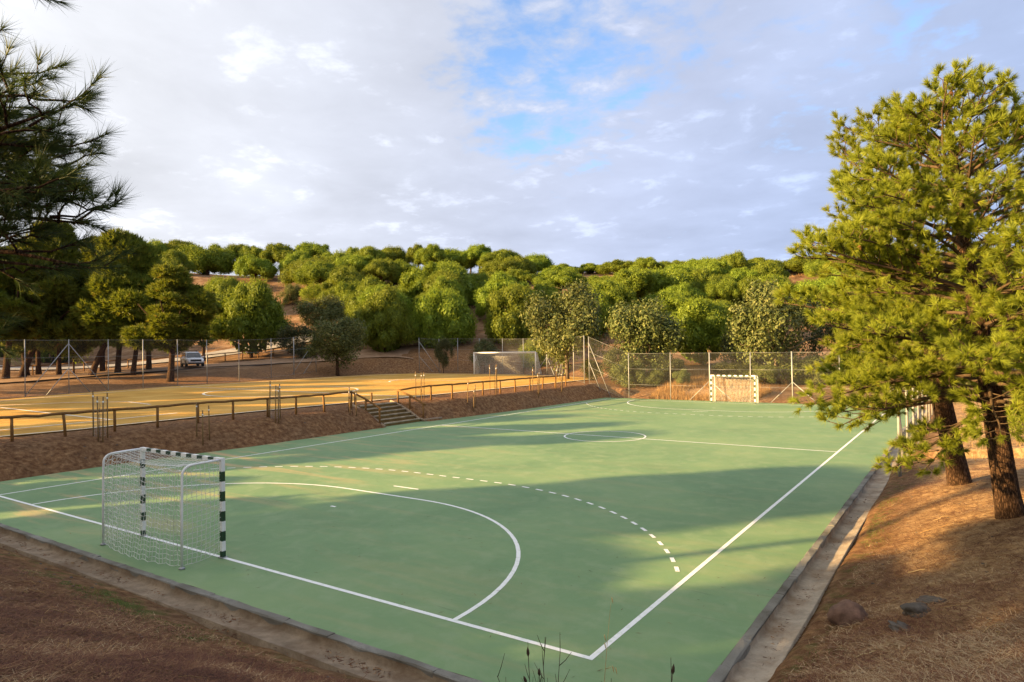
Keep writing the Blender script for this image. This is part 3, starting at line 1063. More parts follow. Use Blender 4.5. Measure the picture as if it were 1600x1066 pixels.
for x in np.linspace(-hw, hw, 56):
    P.append([(x, y, z) for y, z in zip(np.interp(np.linspace(0, 1, 20), [0, .18, .3, 1], [0.02, 0.7, 0.85, 1.9]), np.interp(np.linspace(0, 1, 20), [0, .18, .3, 1], [Hf - .06, Hf - .2, Hf - .45, 0.05]))])
for t in np.linspace(0, 1, 24):
    P.append([(x, np.interp(t, [0, .18, .3, 1], [0.02, 0.7, 0.85, 1.9]), np.interp(t, [0, .18, .3, 1], [Hf - .06, Hf - .2, Hf - .45, 0.05]) - 0.06 * math.sin(math.pi * (x + hw) / (2 * hw))) for x in np.linspace(-hw, hw, 20)])
for sx in (-1, 1):
    for v in np.linspace(0, 1, 20):
        z = 0.05 + v * (Hf - 0.1)
        yb = np.interp(v, [0, .75, .9, 1], [1.9, 0.85, 0.7, 0.02])
        P.append([(sx * hw, yb * q, z) for q in np.linspace(0, 1, 20)])
    for u in np.linspace(0.06, 1, 11):
        P.append([(sx * hw, u * np.interp(v, [0, .75, .9, 1], [1.9, 0.85, 0.7, 0.02]), 0.05 + v * (Hf - 0.1)) for v in np.linspace(0, 1, 20)])
P = np.array(P) + RNG.normal(scale=0.01, size=(len(P), 20, 3))
V, F = tubes_np(P, np.full(P.shape[:2], 0.010), 3)
link_mesh('net', mesh_np('net', V, [F], M['net']), fg)

# ------------------------------------------------------------------ timber steps up to the pitch
st = empty('steps', (-3.5, 19.9, 0.0))
tag(st, 'earth steps with pale stone edges climbing the bank to the pitch', 'steps')
NST, y0s, y1s = 6, 18.35, 21.25
sx0, sx1 = -2.35, -4.55
for k in range(NST):
    x = sx0 + (sx1 - sx0) * k / NST
    dx = (sx1 - sx0) / NST
    z = 1.06 * (k + 1) / NST
    m = MB()
    m.box((x + dx / 2 - 0.03 + 3.5, (y0s + y1s) / 2 - 19.9, z - 0.18), (abs(dx) + 0.05, y1s - y0s, 0.36))
    m.build('tread', M['tread'], st)
    m = MB()
    V0 = []
    for i in range(9):
        yy = y0s + (y1s - y0s) * i / 8 - 19.9
        for ox, oz in ((0.012, -0.050), (0.016, 0.008), (-0.085, 0.012), (-0.090, -0.05)):
            V0.append((x + 3.5 + ox + random.gauss(0, 0.004), yy, z + oz + random.gauss(0, 0.004)))
    F0 = [[i * 4 + q, i * 4 + (q + 1) % 4, i * 4 + 4 + (q + 1) % 4, i * 4 + 4 + q] for i in range(8) for q in range(4)]
    m.add(V0, F0)
    m.build('step_edge', M['nosing'], st)
for yy in (y0s - 0.09, y1s + 0.09):
    m = MB()
    sg = -1 if yy < 19 else 1
    m.tube([(sx1 + 3.3, yy - 19.9, 1.10), (-3.9 + 3.5, yy - 19.9, 0.84), (-3.1 + 3.5, yy - 19.9, 0.47), (-2.5 + 3.5, yy - 19.9 + 0.0, 0.16), (-2.05 + 3.5, yy - 19.9 + 0.1 * sg, 0.04)], 0.075, 7, jitter=0.05)
    m.build('side_log', M['oldwood'], st)
m = MB()
m.tube([(-2.15, y1s + 0.15, 0.08), (-2.05, y1s + 0.7, 0.09), (-1.9, y1s + 1.4, 0.10)], 0.07, 7, jitter=0.06)
tag(m.build('log', M['oldwood']), 'short weathered log lying at the foot of the steps', 'log')
for (px_y, lab) in ((18.9, 'left one of two short timber posts at the top of the steps'), (20.2, 'right one of two short timber posts at the top of the steps')):
    m = MB()
    zz = float(field_h(-5.2, px_y))
    m.tube([(-5.15, px_y, zz - 0.1), (-5.15, px_y, zz + 0.25), (-5.15, px_y, zz + 0.58)], 0.055, 8, jitter=0.04)
    tag(m.build('timber_post', M['timber']), lab, 'post', 'short posts at the top of the steps')


# ------------------------------------------------------------------ timber railings
def railing(name, pts, label, extra=None, H=0.90, r_post=0.055, r_rail=0.055, mat_='timber', cat='railing', group=None):
    """round posts with one round log on top; extra: handrail points (x, y, z ground) beside the steps"""
    base = pts[0]
    z0 = gz(base[0], base[1])
    root = empty(name, (base[0], base[1], z0))
    tag(root, label, cat, group)
    tops = []
    for (x, y) in pts:
        z = gz(x, y)
        m = MB()
        lean = (random.gauss(0, 0.012), random.gauss(0, 0.012))
        m.tube([(x - base[0], y - base[1], z - z0 - 0.2), (x - base[0] + lean[0], y - base[1] + lean[1], z - z0 + H * 0.5), (x - base[0] + lean[0] * 2, y - base[1] + lean[1] * 2, z - z0 + H - r_rail)],
               [r_post * 1.05, r_post, r_post * 0.97], 8, jitter=0.03)
        m.build('post', M[mat_], root)
        tops.append((x - base[0] + lean[0] * 2, y - base[1] + lean[1] * 2, z - z0 + H - 0.01))
    for a, b in zip(tops[:-1], tops[1:]):
        a, b = np.array(a), np.array(b)
        e = (b - a) / np.linalg.norm(b - a)
        q = [a - e * 0.04] + [a + (b - a) * t + RNG.normal(scale=0.012, size=3) for t in (0.25, 0.5, 0.75)] + [b + e * 0.04]
        m = MB()
        m.tube(q, [r_rail, r_rail * 1.03, r_rail * 1.0, r_rail * 0.97, r_rail], 8, jitter=0.035)
        m.build('rail', M[mat_], root)
    if extra:
        ht = [np.array(tops[extra['at']])]
        for (x, y, z) in extra['pts']:
            m = MB()
            m.tube([(x - base[0], y - base[1], z - z0 - 0.25), (x - base[0], y - base[1], z - z0 + 0.4), (x - base[0], y - base[1], z - z0 + 0.82)], r_post, 8, jitter=0.03)
            m.build('handrail_post', M[mat_], root)
            ht.append(np.array((x - base[0], y - base[1], z - z0 + 0.86)))
        e = (ht[-1] - ht[-2]) / np.linalg.norm(ht[-1] - ht[-2])
        ht.append(ht[-1] + e * 0.18)
        m = MB()
        m.tube(ht, r_rail, 8, jitter=0.03)
        m.build('handrail', M[mat_], root)
    return root


left_run = [(-5.15, -2.9), (-5.2, -1.2), (-5.15, 0.5), (-5.1, 2.2), (-4.95, 3.9), (-4.85, 5.67), (-4.65, 7.3), (-4.62, 9.1), (-4.42, 10.7), (-4.05, 12.3), (-3.85, 13.8), (-3.75, 15.5), (-3.95, 17.5)]
railing('timber_railing', left_run, 'log railing along the bank left of the steps with a handrail going down', dict(at=-1, pts=[(-3.45, 18.1, 0.62), (-2.45, 18.15, 0.16)]), group='log railings beside the yellow pitch')
right_run = [(-4.25, 21.45), (-3.45, 23.5), (-3.0, 25.0), (-2.75, 27.9), (-2.6, 29.7), (-2.65, 31.6), (-2.65, 33.5), (-2.6, 35.2), (-2.5, 36.9), (-2.5, 38.6)]
railing('timber_railing', right_run, 'log railing along the bank right of the steps with a handrail going down', dict(at=0, pts=[(-3.35, 21.5, 0.60), (-2.35, 21.55, 0.15)]), group='log railings beside the yellow pitch')
far_rail = [(-70, 4), (-66, 12), (-62.5, 19), (-59.5, 26), (-57, 32), (-54.5, 38), (-52, 43.5), (-49.5, 48.5), (-46.5, 53), (-43, 57), (-39.5, 60), (-36, 62.5), (-32, 65)]
dens_pts = []
for a, b in zip(far_rail[:-1], far_rail[1:]):
    for k in range(3):
        dens_pts.append((a[0] + (b[0] - a[0]) * k / 3, a[1] + (b[1] - a[1]) * k / 3))
railing('timber_railing', dens_pts, 'far log railing along the earth track beyond the wire fence', None, 1.0, 0.07, 0.055)


# ------------------------------------------------------------------ young-tree stakes with wire guards
def stake_guard(c, sticks, hh, label, guard=True, whip=True):
    z0 = gz(c[0], c[1])
    root = empty('sapling_stakes', (c[0], c[1], z0))
    tag(root, label, 'tree stakes', 'staked saplings along the bank')
    for dx, dy in sticks:
        z = gz(c[0] + dx, c[1] + dy) - z0
        m = MB()
        lx, ly = random.gauss(0, 0.015), random.gauss(0, 0.015)
        m.tube([(dx, dy, z - 0.15), (dx + lx, dy + ly, z + hh * 0.5), (dx + 2 * lx, dy + 2 * ly, z + hh + random.uniform(-0.04, 0.04))], 0.025, 7, 0, jitter=0.03)
        m.tube([(dx + 1.9 * lx, dy + 1.9 * ly, z + hh * 0.86), (dx + 1.9 * lx, dy + 1.9 * ly, z + hh * 0.90)], 0.030, 7, 1)
        m.build('stake', [M['stake'], M['net']], root)
    if guard:
        P = []
        r = 0.20
        for q in np.linspace(0, 2 * math.pi, 13)[:-1]:
            P.append([(r * math.cos(q), r * math.sin(q), z) for z in np.linspace(0.1, hh * 0.92, 12)])
        for z in np.linspace(0.1, hh * 0.92, 16):
            P.append([(r * math.cos(q), r * math.sin(q), z) for q in np.linspace(0, 2 * math.pi, 12)])
        P = np.array(P)
        V, F = tubes_np(P, np.full(P.shape[:2], 0.0022), 3)
        link_mesh('wire_guard', mesh_np('wire_guard', V, [F], M['wire']), root)
    if whip:
        m = MB()
        p = [(0.02, 0, 0)]
        for k in range(1, 6):
            p.append((p[-1][0] + random.gauss(0, 0.02), p[-1][1] + random.gauss(0, 0.02), hh * 0.16 * k))
        m.tube(p, [0.012, 0.011, 0.010, 0.008, 0.006, 0.003], 5)
        for k in range(5):
            b = np.array(p[1 + k % 4])
            m.tube([b, b + np.array((random.gauss(0, 0.08), random.gauss(0, 0.08), 0.12)), b + np.array((random.gauss(0, 0.14), random.gauss(0, 0.14), 0.25))], [0.005, 0.004, 0.002], 4)
        m.build('sapling_stem', M['dry_stem'], root)


S3 = [(-0.30, -0.10), (0.02, 0.28), (0.22, -0.15)]
S4 = [(-0.30, -0.10), (0.02, 0.28), (0.22, -0.15), (0.28, -0.02)]
stake_guard((-4.1, 4.75), S4, 1.75, 'timber stakes and wire guard nearest the left edge of the log railing', True)
stake_guard((-3.0, 8.35), S3, 1.45, 'timber stakes low on the bank behind the near striped goal', False)
stake_guard((-3.55, 12.35), S4, 1.75, 'timber stakes and wire guard midway along the left log railing', True)
stake_guard((-3.2, 16.9), [(-0.25, -0.05), (0.2, 0.1), (0.05, -0.2)], 1.35, 'grey stakes with dry stems at the left side of the steps', False)
stake_guard((-3.75, 22.9), S3, 1.75, 'timber stakes just right of the steps behind the log railing', False)
stake_guard((-1.95, 25.7), S3, 1.45, 'timber stakes low on the bank right of the steps', False)
stake_guard((-2.6, 29.0), S3, 2.0, 'timber stakes before the left half of the football goal', False)
stake_guard((-1.85, 33.2), S3, 1.75, 'timber stakes before the right post of the football goal', False)
stake_guard((-1.9, 36.6), S3, 1.6, 'timber stakes nearest the far end of the log railing', False)
# ------------------------------------------------------------------ wire fences
def fence(label, pts, H, braces=(), rp=0.033, thick=(), panels=True, group='tall wire fences', skip=()):
    b = pts[0]
    z0 = gz(*b)
    root = empty('wire_fence', (b[0], b[1], z0))
    tag(root, label, 'fence', group)
    B = np.array((b[0], b[1], z0))
    zs = [gz(*p) for p in pts]
    tops = []
    for i, (p, z) in enumerate(zip(pts, zs)):
        r = rp * (1.5 if i in thick else 1.0)
        m = MB()
        P0 = np.array((p[0], p[1], z)) - B
        lx = random.gauss(0, 0.012)
        m.tube([P0 - (0, 0, 0.3), P0 + (lx, 0, H * 0.5), P0 + (2 * lx, 0, H)], r, 8)
        m.tube([P0 + (2 * lx, 0, H), P0 + (2 * lx, 0, H + 0.03)], r * 1.15, 8)
        m.build('post', M['galv'], root)
        tops.append(P0 + (0, 0, H))
    for (i, fx, fy, hfrac) in braces:
        p, z = pts[i], zs[i]
        q = (p[0] + fx, p[1] + fy)
        m = MB()
        a = np.array((p[0], p[1], z + H * hfrac)) - B
        e = np.array((q[0], q[1], gz(*q) - 0.1)) - B
        m.tube([a, (a + e) / 2, e], rp * 0.8, 6)
        m.build('brace', M['galv'], root)
    for i in range(len(pts) - 1):
        if i in skip:
            continue
        A0 = np.array((*pts[i], zs[i])) - B
        B0 = np.array((*pts[i + 1], zs[i + 1])) - B
        # straining wires
        m = MB()
        for f in (0.02, 0.36, 0.68, 0.995):
            m.tube([A0 + (0, 0, H * f), (A0 + B0) / 2 + (0, 0, H * f - 0.02), B0 + (0, 0, H * f)], 0.006, 4)
        m.build('straining_wire', M['wire'], root)
        V = [A0 + (0, 0, 0.03), B0 + (0, 0, 0.03), B0 + (0, 0, H), A0 + (0, 0, H)]
        link_mesh('mesh_panel', mesh_np('mesh_panel', V, [[[0, 1, 2, 3]]], M['veil']), root)
    return root


lf = [(-29.6, 0.0), (-30.0, 4.2), (-30.4, 8.2), (-30.96, 12.1), (-31.0, 14.9), (-31.1, 17.7), (-31.2, 20.4), (-32.3, 23.9), (-33.6, 27.4), (-34.4, 31.2), (-35.2, 35.4), (-35.7, 38.6), (-36.0, 41.8)]
fence('tall wire fence with grey posts along the left side of the yellow pitch', lf, 4.0,
      braces=[(4, 0.25, -3.0, 0.93), (4, -0.25, 3.0, 0.93), (4, 0.1, -1.6, 0.48), (4, -0.1, 1.6, 0.48), (12, 0.1, -3.4, 0.9), (12, 0.1, -1.9, 0.5)], thick=(11,))
bf = [(-30.4, 52.5), (-28.1, 53.4), (-25.9, 54.2), (-23.2, 54.9), (-19.9, 54.8), (-16.8, 54.4), (-13.2, 53.4), (-9.9, 50.9)]
fence('tall wire fence behind the white football goal', bf, 3.95,
      braces=[(0, 2.5, 1.0, 0.9), (0, 1.7, 0.7, 0.45), (6, -1.9, 0.4, 0.5), (6, 1.7, -1.2, 0.5), (7, 0.9, -2.9, 0.97), (7, 0.5, -1.7, 0.5)], thick=(3, 6))
sf = [(-9.9, 50.9), (-6.2, 46.2), (-2.9, 42.4)]
fence('short run of wire fence going down the bank from the football pitch corner', [(-5.9, 46.0), (-2.95, 42.5)], 4.0, rp=0.036)
ff = [(-2.4, 42.35), (1.15, 42.38), (4.65, 42.36), (7.75, 42.3), (10.7, 42.32), (13.6, 42.35), (16.6, 42.35), (19.6, 42.35), (22.1, 42.35)]
fence('tall wire fence across the far end of the green court', ff, 3.92,
      braces=[(0, 2.1, -0.02, 0.86), (0, 1.1, -0.02, 0.46), (3, -2.0, 0.02, 0.46), (3, 2.2, 0.02, 0.46), (5, -1.9, 0.02, 0.46), (5, 2.1, 0.02, 0.46)], thick=(3, 5), rp=0.030)
rf = [(22.12, 15.6), (22.14, 18.6), (22.14, 21.6), (22.14, 24.6), (22.14, 27.6), (22.14, 30.6), (22.14, 33.6), (22.14, 36.6), (22.12, 39.6)]
fence('tall wire fence with grey posts along the right side of the court behind the pines', rf, 3.9, braces=[(0, 0.02, 2.0, 0.5)], rp=0.045)


# ------------------------------------------------------------------ parked car
def loft(sections, mi_fn=None):
    """closed rings of equal length -> quads"""
    k = len(sections[0])
    V = np.concatenate([np.asarray(s, float) for s in sections])
    F = []
    for s in range(len(sections) - 1):
        for q in range(k):
            F.append([s * k + q, s * k + (q + 1) % k, (s + 1) * k + (q + 1) % k, (s + 1) * k + q])
    return V, np.array(F)


def make_car(loc, rz):
    root = empty('parked_car', loc, rz)
    tag(root, 'white sport utility car with dark grille and roof bar parked behind the pine trunks', 'car')
    # local: x forward, y left, z up; length 4.5, width 1.86, height 1.66
    xs = [-2.25, -2.18, -1.6, -0.9, 0.0, 0.8, 1.15, 1.7, 2.08, 2.22]
    top = [0.78, 0.98, 1.02, 1.02, 1.01, 1.00, 0.99, 0.93, 0.83, 0.66]
    hwid = [0.78, 0.86, 0.92, 0.93, 0.93, 0.93, 0.92, 0.90, 0.84, 0.70]
    bot = [0.42, 0.34, 0.30, 0.28, 0.28, 0.28, 0.28, 0.30, 0.34, 0.42]
    secs = []
    for x, t, hwd, bo in zip(xs, top, hwid, bot):
        secs.append([(x, -hwd * 0.93, bo), (x, -hwd, bo + 0.16), (x, -hwd * 1.0, (t + bo) / 2 + 0.05), (x, -hwd * 0.965, t - 0.06), (x, -hwd * 0.88, t),
                     (x, 0, t + 0.025), (x, hwd * 0.88, t), (x, hwd * 0.965, t - 0.06), (x, hwd, (t + bo) / 2 + 0.05), (x, hwd, bo + 0.16), (x, hwd * 0.93, bo)])
    m = MB()
    V, F = loft(secs)
    m.add(V, F, 0, True)
    n = len(secs[0])
    m.add(secs[0], [list(range(n))[::-1]])
    m.add(secs[-1], [list(range(n))])
    # cabin
    cx = [-2.12, -1.85, -1.2, -0.3, 0.25, 0.42, 1.08]
    ct = [1.05, 1.50, 1.63, 1.66, 1.62, 1.56, 1.02]
    cw = [0.80, 0.70, 0.68, 0.68, 0.67, 0.67, 0.80]
    cs = [[(x, -0.85, 0.99), (x, -(wd + 0.85) / 2, (t + 0.99) / 2), (x, -wd, t - 0.05), (x, -wd * 0.85, t), (x, wd * 0.85, t), (x, wd, t - 0.05), (x, (wd + 0.85) / 2, (t + 0.99) / 2), (x, 0.85, 0.99)] for x, t, wd in zip(cx, ct, cw)]
    V, F = loft(cs)
    m.add(V, F, 0, True)
    m.build('body', M['carpaint'], root)
    # glass set 8 mm proud of the cabin
    m = MB()
    m.add([(0.475, -0.60, 1.545), (0.475, 0.60, 1.545), (1.12, 0.74, 1.035), (1.12, -0.74, 1.035)], [[0, 1, 2, 3]])
    m.build('windscreen', M['carglass'], root)
    m = MB()
    m.add([(-2.0, -0.62, 1.40), (-2.0, 0.62, 1.40), (-2.17, 0.72, 1.06), (-2.17, -0.72, 1.06)], [[0, 3, 2, 1]])
    m.build('rear_window', M['carglass'], root)
    for sy in (-1, 1):
        for x0, x1, x0t, x1t in ((-1.80, -1.12, -1.70, -1.12), (-1.04, -0.12, -1.04, -0.12), (-0.04, 0.86, -0.04, 0.36)):
            m = MB()
            q = [(x0, sy * 0.862, 1.05), (x1, sy * 0.862, 1.05), (x1t, sy * 0.712, 1.52), (x0t, sy * 0.712, 1.50)]
            m.add(q, [[0, 1, 2, 3] if sy < 0 else [3, 2, 1, 0]])
            m.build('side_window', M['carglass'], root)
        m = MB()
        m.box((0.72, sy * 1.0, 1.08), (0.16, 0.20, 0.15))
        m.build('mirror', M['carpaint'], root)
        m = MB()
        m.tube([(-1.6, sy * 0.60, 1.64), (-1.4, sy * 0.60, 1.70), (-0.2, sy * 0.60, 1.72), (0.1, sy * 0.60, 1.67)], 0.02, 6)
        m.build('roof_rail', M['black'], root)
        m = MB()
        m.box((2.06, sy * 0.70, 0.60), (0.20, 0.24, 0.15), sy * -0.42)
        m.build('headlamp', M['lamp'], root)
        m = MB()
        m.box((-2.16, sy * 0.74, 0.90), (0.16, 0.24, 0.12), sy * 0.3)
        m.build('tail_lamp', M['black'], root)
        m = MB()
        m.box((0, sy * 0.935, 0.31), (2.0, 0.05, 0.14))
        m.build('sill_trim', M['black'], root)
        for wx in (-1.36, 1.38):
            m = MB()
            th = np.linspace(0, 2 * math.pi, 25)[:-1]
            R, wd = 0.345, 0.22
            ring = lambda r, y: [(wx + r * math.cos(q), y, 0.345 + r * math.sin(q)) for q in th]
            V, F = loft([ring(0.22, sy * 0.93), ring(R - 0.03, sy * 0.935), ring(R, sy * 0.90), ring(R, sy * 0.72), ring(R - 0.05, sy * 0.70)])
            m.add(V, F, 0, True)
            wheel = m.build('wheel', M['tyre'], root)
            m = MB()
            for k in range(5):
                q = 2 * math.pi * k / 5
                m.tube([(wx, sy * 0.925, 0.345), (wx + 0.22 * math.cos(q), sy * 0.93, 0.345 + 0.22 * math.sin(q))], 0.035, 5)
            V, F = loft([ring(0.24, sy * 0.938), ring(0.20, sy * 0.938), ring(0.20, sy * 0.88)])
            m.add(V, F, 0, True)
            m.build('rim', M['rim'], wheel)
            m = MB()
            V, F = loft([[(wx + r * math.cos(q), sy * 0.945, 0.345 + r * math.sin(q)) for q in np.linspace(-0.15, math.pi + 0.15, 13)] for r in (0.40, 0.47)])
            F = np.array([f for f in F if abs(f[0] - f[1]) == 1])
            m.add(V, F)
            m.build('arch_trim', M['black'], root)
    m = MB()
    m.box((2.19, 0, 0.70), (0.10, 1.08, 0.22))
    m.build('grille', M['black'], root)
    m = MB()
    m.box((2.14, 0, 0.40), (0.20, 1.50, 0.16))
    m.build('lower_bumper', M['black'], root)
    m = MB()
    m.box((2.247, 0, 0.53), (0.012, 0.52, 0.10))
    m.build('number_plate', M['white'], root)
    m = MB()
    m.box((-0.25, 0, 1.74), (0.18, 1.10, 0.05))
    m.box((-0.25, -0.5, 1.70), (0.06, 0.05, 0.08))
    m.box((-0.25, 0.5, 1.70), (0.06, 0.05, 0.08))
    m.build('roof_bar', M['black'], root)


cpos = (-47.5, 34.2)
fwd = 0.574 * CR[:2] - 0.819 * CF[:2]
make_car((*cpos, gz(*cpos) + 0.12), math.atan2(fwd[1], fwd[0]))


# ------------------------------------------------------------------ foliage
def needle_tris(C, D, length, width, k, spread, jit=0.25):
    """k thin blades per tuft; C tuft bases (n,3), D directions (n,3) -> V, F, rnd"""
    n = len(C)
    d = D[:, None, :] + spread * RNG.normal(size=(n, k, 3))
    d /= np.linalg.norm(d, axis=2, keepdims=True) + 1e-9
    ln = np.asarray(length).reshape(-1, 1) * (1 + jit * RNG.uniform(-1, 1, size=(n, k)))
    r = RNG.normal(size=(n, k, 3))
    sdv = np.cross(d, r)
    sdv /= np.linalg.norm(sdv, axis=2, keepdims=True) + 1e-9
    base = np.broadcast_to(C[:, None, :], d.shape)
    wv = np.asarray(width).reshape(-1, 1, 1) if np.ndim(width) else width
    tip = base + d * ln[..., None]
    V = np.stack([base + sdv * wv * 0.55, tip, base - sdv * wv * 0.55], 2)
    m = n * k
    i = np.arange(m) * 3
    F = np.stack([i, i + 1, i + 2], 1)
    rn = np.clip(RNG.uniform(0, 1, size=(n, 1)) * 0.6 + 0.4 * RNG.uniform(0, 1, size=(n, k)), 0, 1)
    return V.reshape(-1, 3), F, np.repeat(rn.ravel(), 3)


def leaf_quads(C, D, size, flat=0.6):
    n = len(C)
    nrm = D + flat * RNG.normal(size=(n, 3))
    nrm /= np.linalg.norm(nrm, axis=1, keepdims=True)
    a = np.cross(nrm, RNG.normal(size=(n, 3)))
    a /= np.linalg.norm(a, axis=1, keepdims=True) + 1e-9
    b = np.cross(nrm, a)
    s = size * RNG.uniform(0.6, 1.3, size=(n, 1))
    V = np.stack([C - a * s, C - b * s * 0.5, C + a * s, C + b * s * 0.5], 1)
    i = np.arange(n) * 4
    return V.reshape(-1, 3), np.stack([i, i + 1, i + 2, i + 3], 1), np.repeat(RNG.uniform(0, 1, n), 4)


def sph(n):
    v = RNG.normal(size=(n, 3))
    return v / np.linalg.norm(v, axis=1, keepdims=True)


def lobes_dome(nl, flat=0.55, under=0.12, rl=(0.24, 0.36)):
    """lobe centres over an umbrella dome of unit radius, base at z = 0"""
    i = np.arange(nl) + 0.5
    cz = 1 - i / nl * (1 + under)
    th = i * 2.39996 + RNG.normal(scale=0.15, size=nl)
    rr = np.sqrt(np.maximum(0, 1 - np.clip(cz, -1, 1) ** 2))
    rad = RNG.uniform(*rl, nl)
    q = (1 - rad * 0.62 + RNG.normal(scale=0.075, size=nl))[:, None]
    C = np.stack([rr * np.cos(th), rr * np.sin(th), cz], 1) * q
    C[:, 2] = np.maximum(C[:, 2], -0.08) * flat + RNG.normal(scale=0.055, size=nl)
    C[:, :2] *= 1 + RNG.normal(scale=0.09, size=(nl, 1))
    return C, rad


def crown_mesh(name, kind, material, seed_shape=None, tufts=2600):
    """unit crown (radius about 1, base z = 0)"""
    if kind == 'dome':
        C, rad = lobes_dome(26, RNG.uniform(0.58, 0.80), 0.04, (0.17, 0.36))
    elif kind == 'round':
        C, rad = lobes_dome(36, 1.0, 0.75, (0.17, 0.36))
        C[:, 2] = C[:, 2] * 0.9 + 0.42
    elif kind == 'ragged':
        nl = 48
        t = RNG.uniform(0, 1, nl)
        th = np.arange(nl) * 2.4
        prof = np.interp(t, [0, 0.25, 0.6, 1], [0.75, 0.85, 0.6, 0.12])
        rr = prof * RNG.uniform(0.25, 1.0, nl)
        C = np.stack([rr * np.cos(th), rr * np.sin(th), t * 2.1], 1)
        rad = RNG.uniform(0.13, 0.27, nl)
    else:  # 'leafy' broadleaf
        nl = 40
        C = sph(nl) * RNG.uniform(0.35, 0.80, (nl, 1))
        C[:, 2] = C[:, 2] * 0.85 + 0.85
        rad = RNG.uniform(0.20, 0.34, nl)
    nl = len(C)
    centre = np.array([0, 0, C[:, 2].mean() * 0.6])
    V, A, FF, cnt = [], [], {3: [], 4: []}, [0]

    def add(v, f, a):
        V.append(v)
        FF[f.shape[1]].append(f + cnt[0])
        A.append(a)
        cnt[0] += len(v)
    per = (rad ** 2 / (rad ** 2).sum() * tufts).astype(int)
    for c, r, k in zip(C, rad, per):
        d = sph(k * 2)
        outw = c - centre
        outw /= np.linalg.norm(outw) + 1e-9
        keep = (d @ outw > -0.35) | (d[:, 2] > 0.2)
        d = d[keep][:k]
        rrad = r * (1 + 0.17 * RNG.normal(size=len(d)))
        pos = c + d * rrad[:, None] * np.array([1, 1, 0.85])
        dirs = d * 0.75 + outw * 0.25 + np.array([0, 0, 0.45])
        if kind == 'leafy':
            pos = c + d * (r * RNG.uniform(0.35, 1.15, (len(d), 1)))
            for _ in range(2):
                v, f, a = leaf_quads(pos + RNG.normal(scale=0.02, size=pos.shape), d + np.array([0, 0, 0.5]), 0.031)
                add(v, f, a)
        elif kind == 'ragged':
            v, f, a = needle_tris(pos - dirs * 0.04, dirs, np.full(len(d), 0.11), 0.022, 8, 0.5)
            add(v, f, a)
        else:
            # most sprays face outwards from their lobe, the rest bristle from it
            nq = int(len(d) * 0.45)
            v, f, a = leaf_quads(pos[:nq], d[:nq] + np.array([0, 0, 0.15]), 0.026, 0.28)
            add(v, f, a)
            v, f, a = needle_tris(pos[nq:] - dirs[nq:] * 0.03, dirs[nq:], np.full(len(d) - nq, 0.055), 0.011, 5, 0.34)
            add(v, f, a)
        if kind in ('dome', 'round'):
            # large inner leaf cards block daylight; inner shade put into their darker tint
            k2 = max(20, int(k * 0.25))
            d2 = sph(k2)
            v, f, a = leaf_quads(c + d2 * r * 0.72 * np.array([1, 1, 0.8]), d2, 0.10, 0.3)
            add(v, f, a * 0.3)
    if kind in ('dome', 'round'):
        d2 = sph(420)  # added core cards inside the crown, tinted dark as inner shade
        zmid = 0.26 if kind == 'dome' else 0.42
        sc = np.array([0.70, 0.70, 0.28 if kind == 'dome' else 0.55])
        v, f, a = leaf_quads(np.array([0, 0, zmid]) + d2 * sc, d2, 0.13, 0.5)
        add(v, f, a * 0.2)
    return mesh_np(name, np.concatenate(V), [np.concatenate(q) for q in FF.values() if q], material, attr=np.concatenate(A))


CROWNS = {
    'dome': [crown_mesh('crown', 'dome', M['stone_pine'], tufts=13000) for _ in range(6)],
    'round': [crown_mesh('crown', 'round', M['stone_pine'], tufts=16000) for _ in range(4)],
    'ragged': [crown_mesh('crown', 'ragged', M['mid_pine'], tufts=6500) for _ in range(5)],
    'leafy': [crown_mesh('crown', 'leafy', M['oak'], tufts=9500) for _ in range(4)],
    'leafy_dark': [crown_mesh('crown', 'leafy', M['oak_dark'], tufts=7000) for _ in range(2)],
    'bright': [crown_mesh('crown', 'leafy', M['bright_leaf'], tufts=6000) for _ in range(1)],
}
_crown_i = {k: 0 for k in CROWNS}


_ext = {}


def crown_extent(me):
    """lowest, highest and outer radius of a unit crown"""
    if me.name not in _ext:
        co = np.empty(len(me.vertices) * 3, np.float32)
        me.vertices.foreach_get('co', co)
        co = co.reshape(-1, 3)
        _ext[me.name] = (float(np.percentile(co[:, 2], 2)), float(np.percentile(co[:, 2], 99.8)), float(np.percentile(np.hypot(co[:, 0], co[:, 1]), 97)))
    return _ext[me.name]


def trunk_mesh(h0, H, R, lean, r0, limbs, mat_, kind):
    """trunk from -0.4 to h0 then limbs spreading into a crown of radius R, height H"""
    m = MB()
    n = 6
    path = []
    ph = random.uniform(0, 6)
    for k in range(n):
        t = k / (n - 1)
        z = -0.4 + (h0 + 0.4 + 0.25 * H) * t
        path.append((lean[0] * t ** 1.3 + 0.06 * math.sin(ph + 5 * t) * h0 * 0.12, lean[1] * t ** 1.3 + 0.06 * math.cos(ph + 4 * t) * h0 * 0.12, z))
    m.tube(path, [r0 * 1.35] + list(np.linspace(r0, r0 * 0.6, n - 1)), 8, jitter=0.05)
    top = np.array(path[-1])
    fork = np.array(path[-2]) * 0.65 + np.array(path[-3]) * 0.35
    for k in range(limbs):
        q = 2 * math.pi * (k + random.uniform(-0.3, 0.3)) / limbs
        rr = R * random.uniform(0.5, 0.8)
        s = fork if k % 2 else np.array(path[-2])
        e = np.array((lean[0] + rr * math.cos(q), lean[1] + rr * math.sin(q), h0 + H * random.uniform(0.25, 0.6)))
        mid_ = s + (e - s) * 0.5 + np.array((0, 0, -0.06 * R))
        m.tube([s, mid_, e], [r0 * 0.5, r0 * 0.33, r0 * 0.14], 6)
    return m.mesh('trunk', mat_)


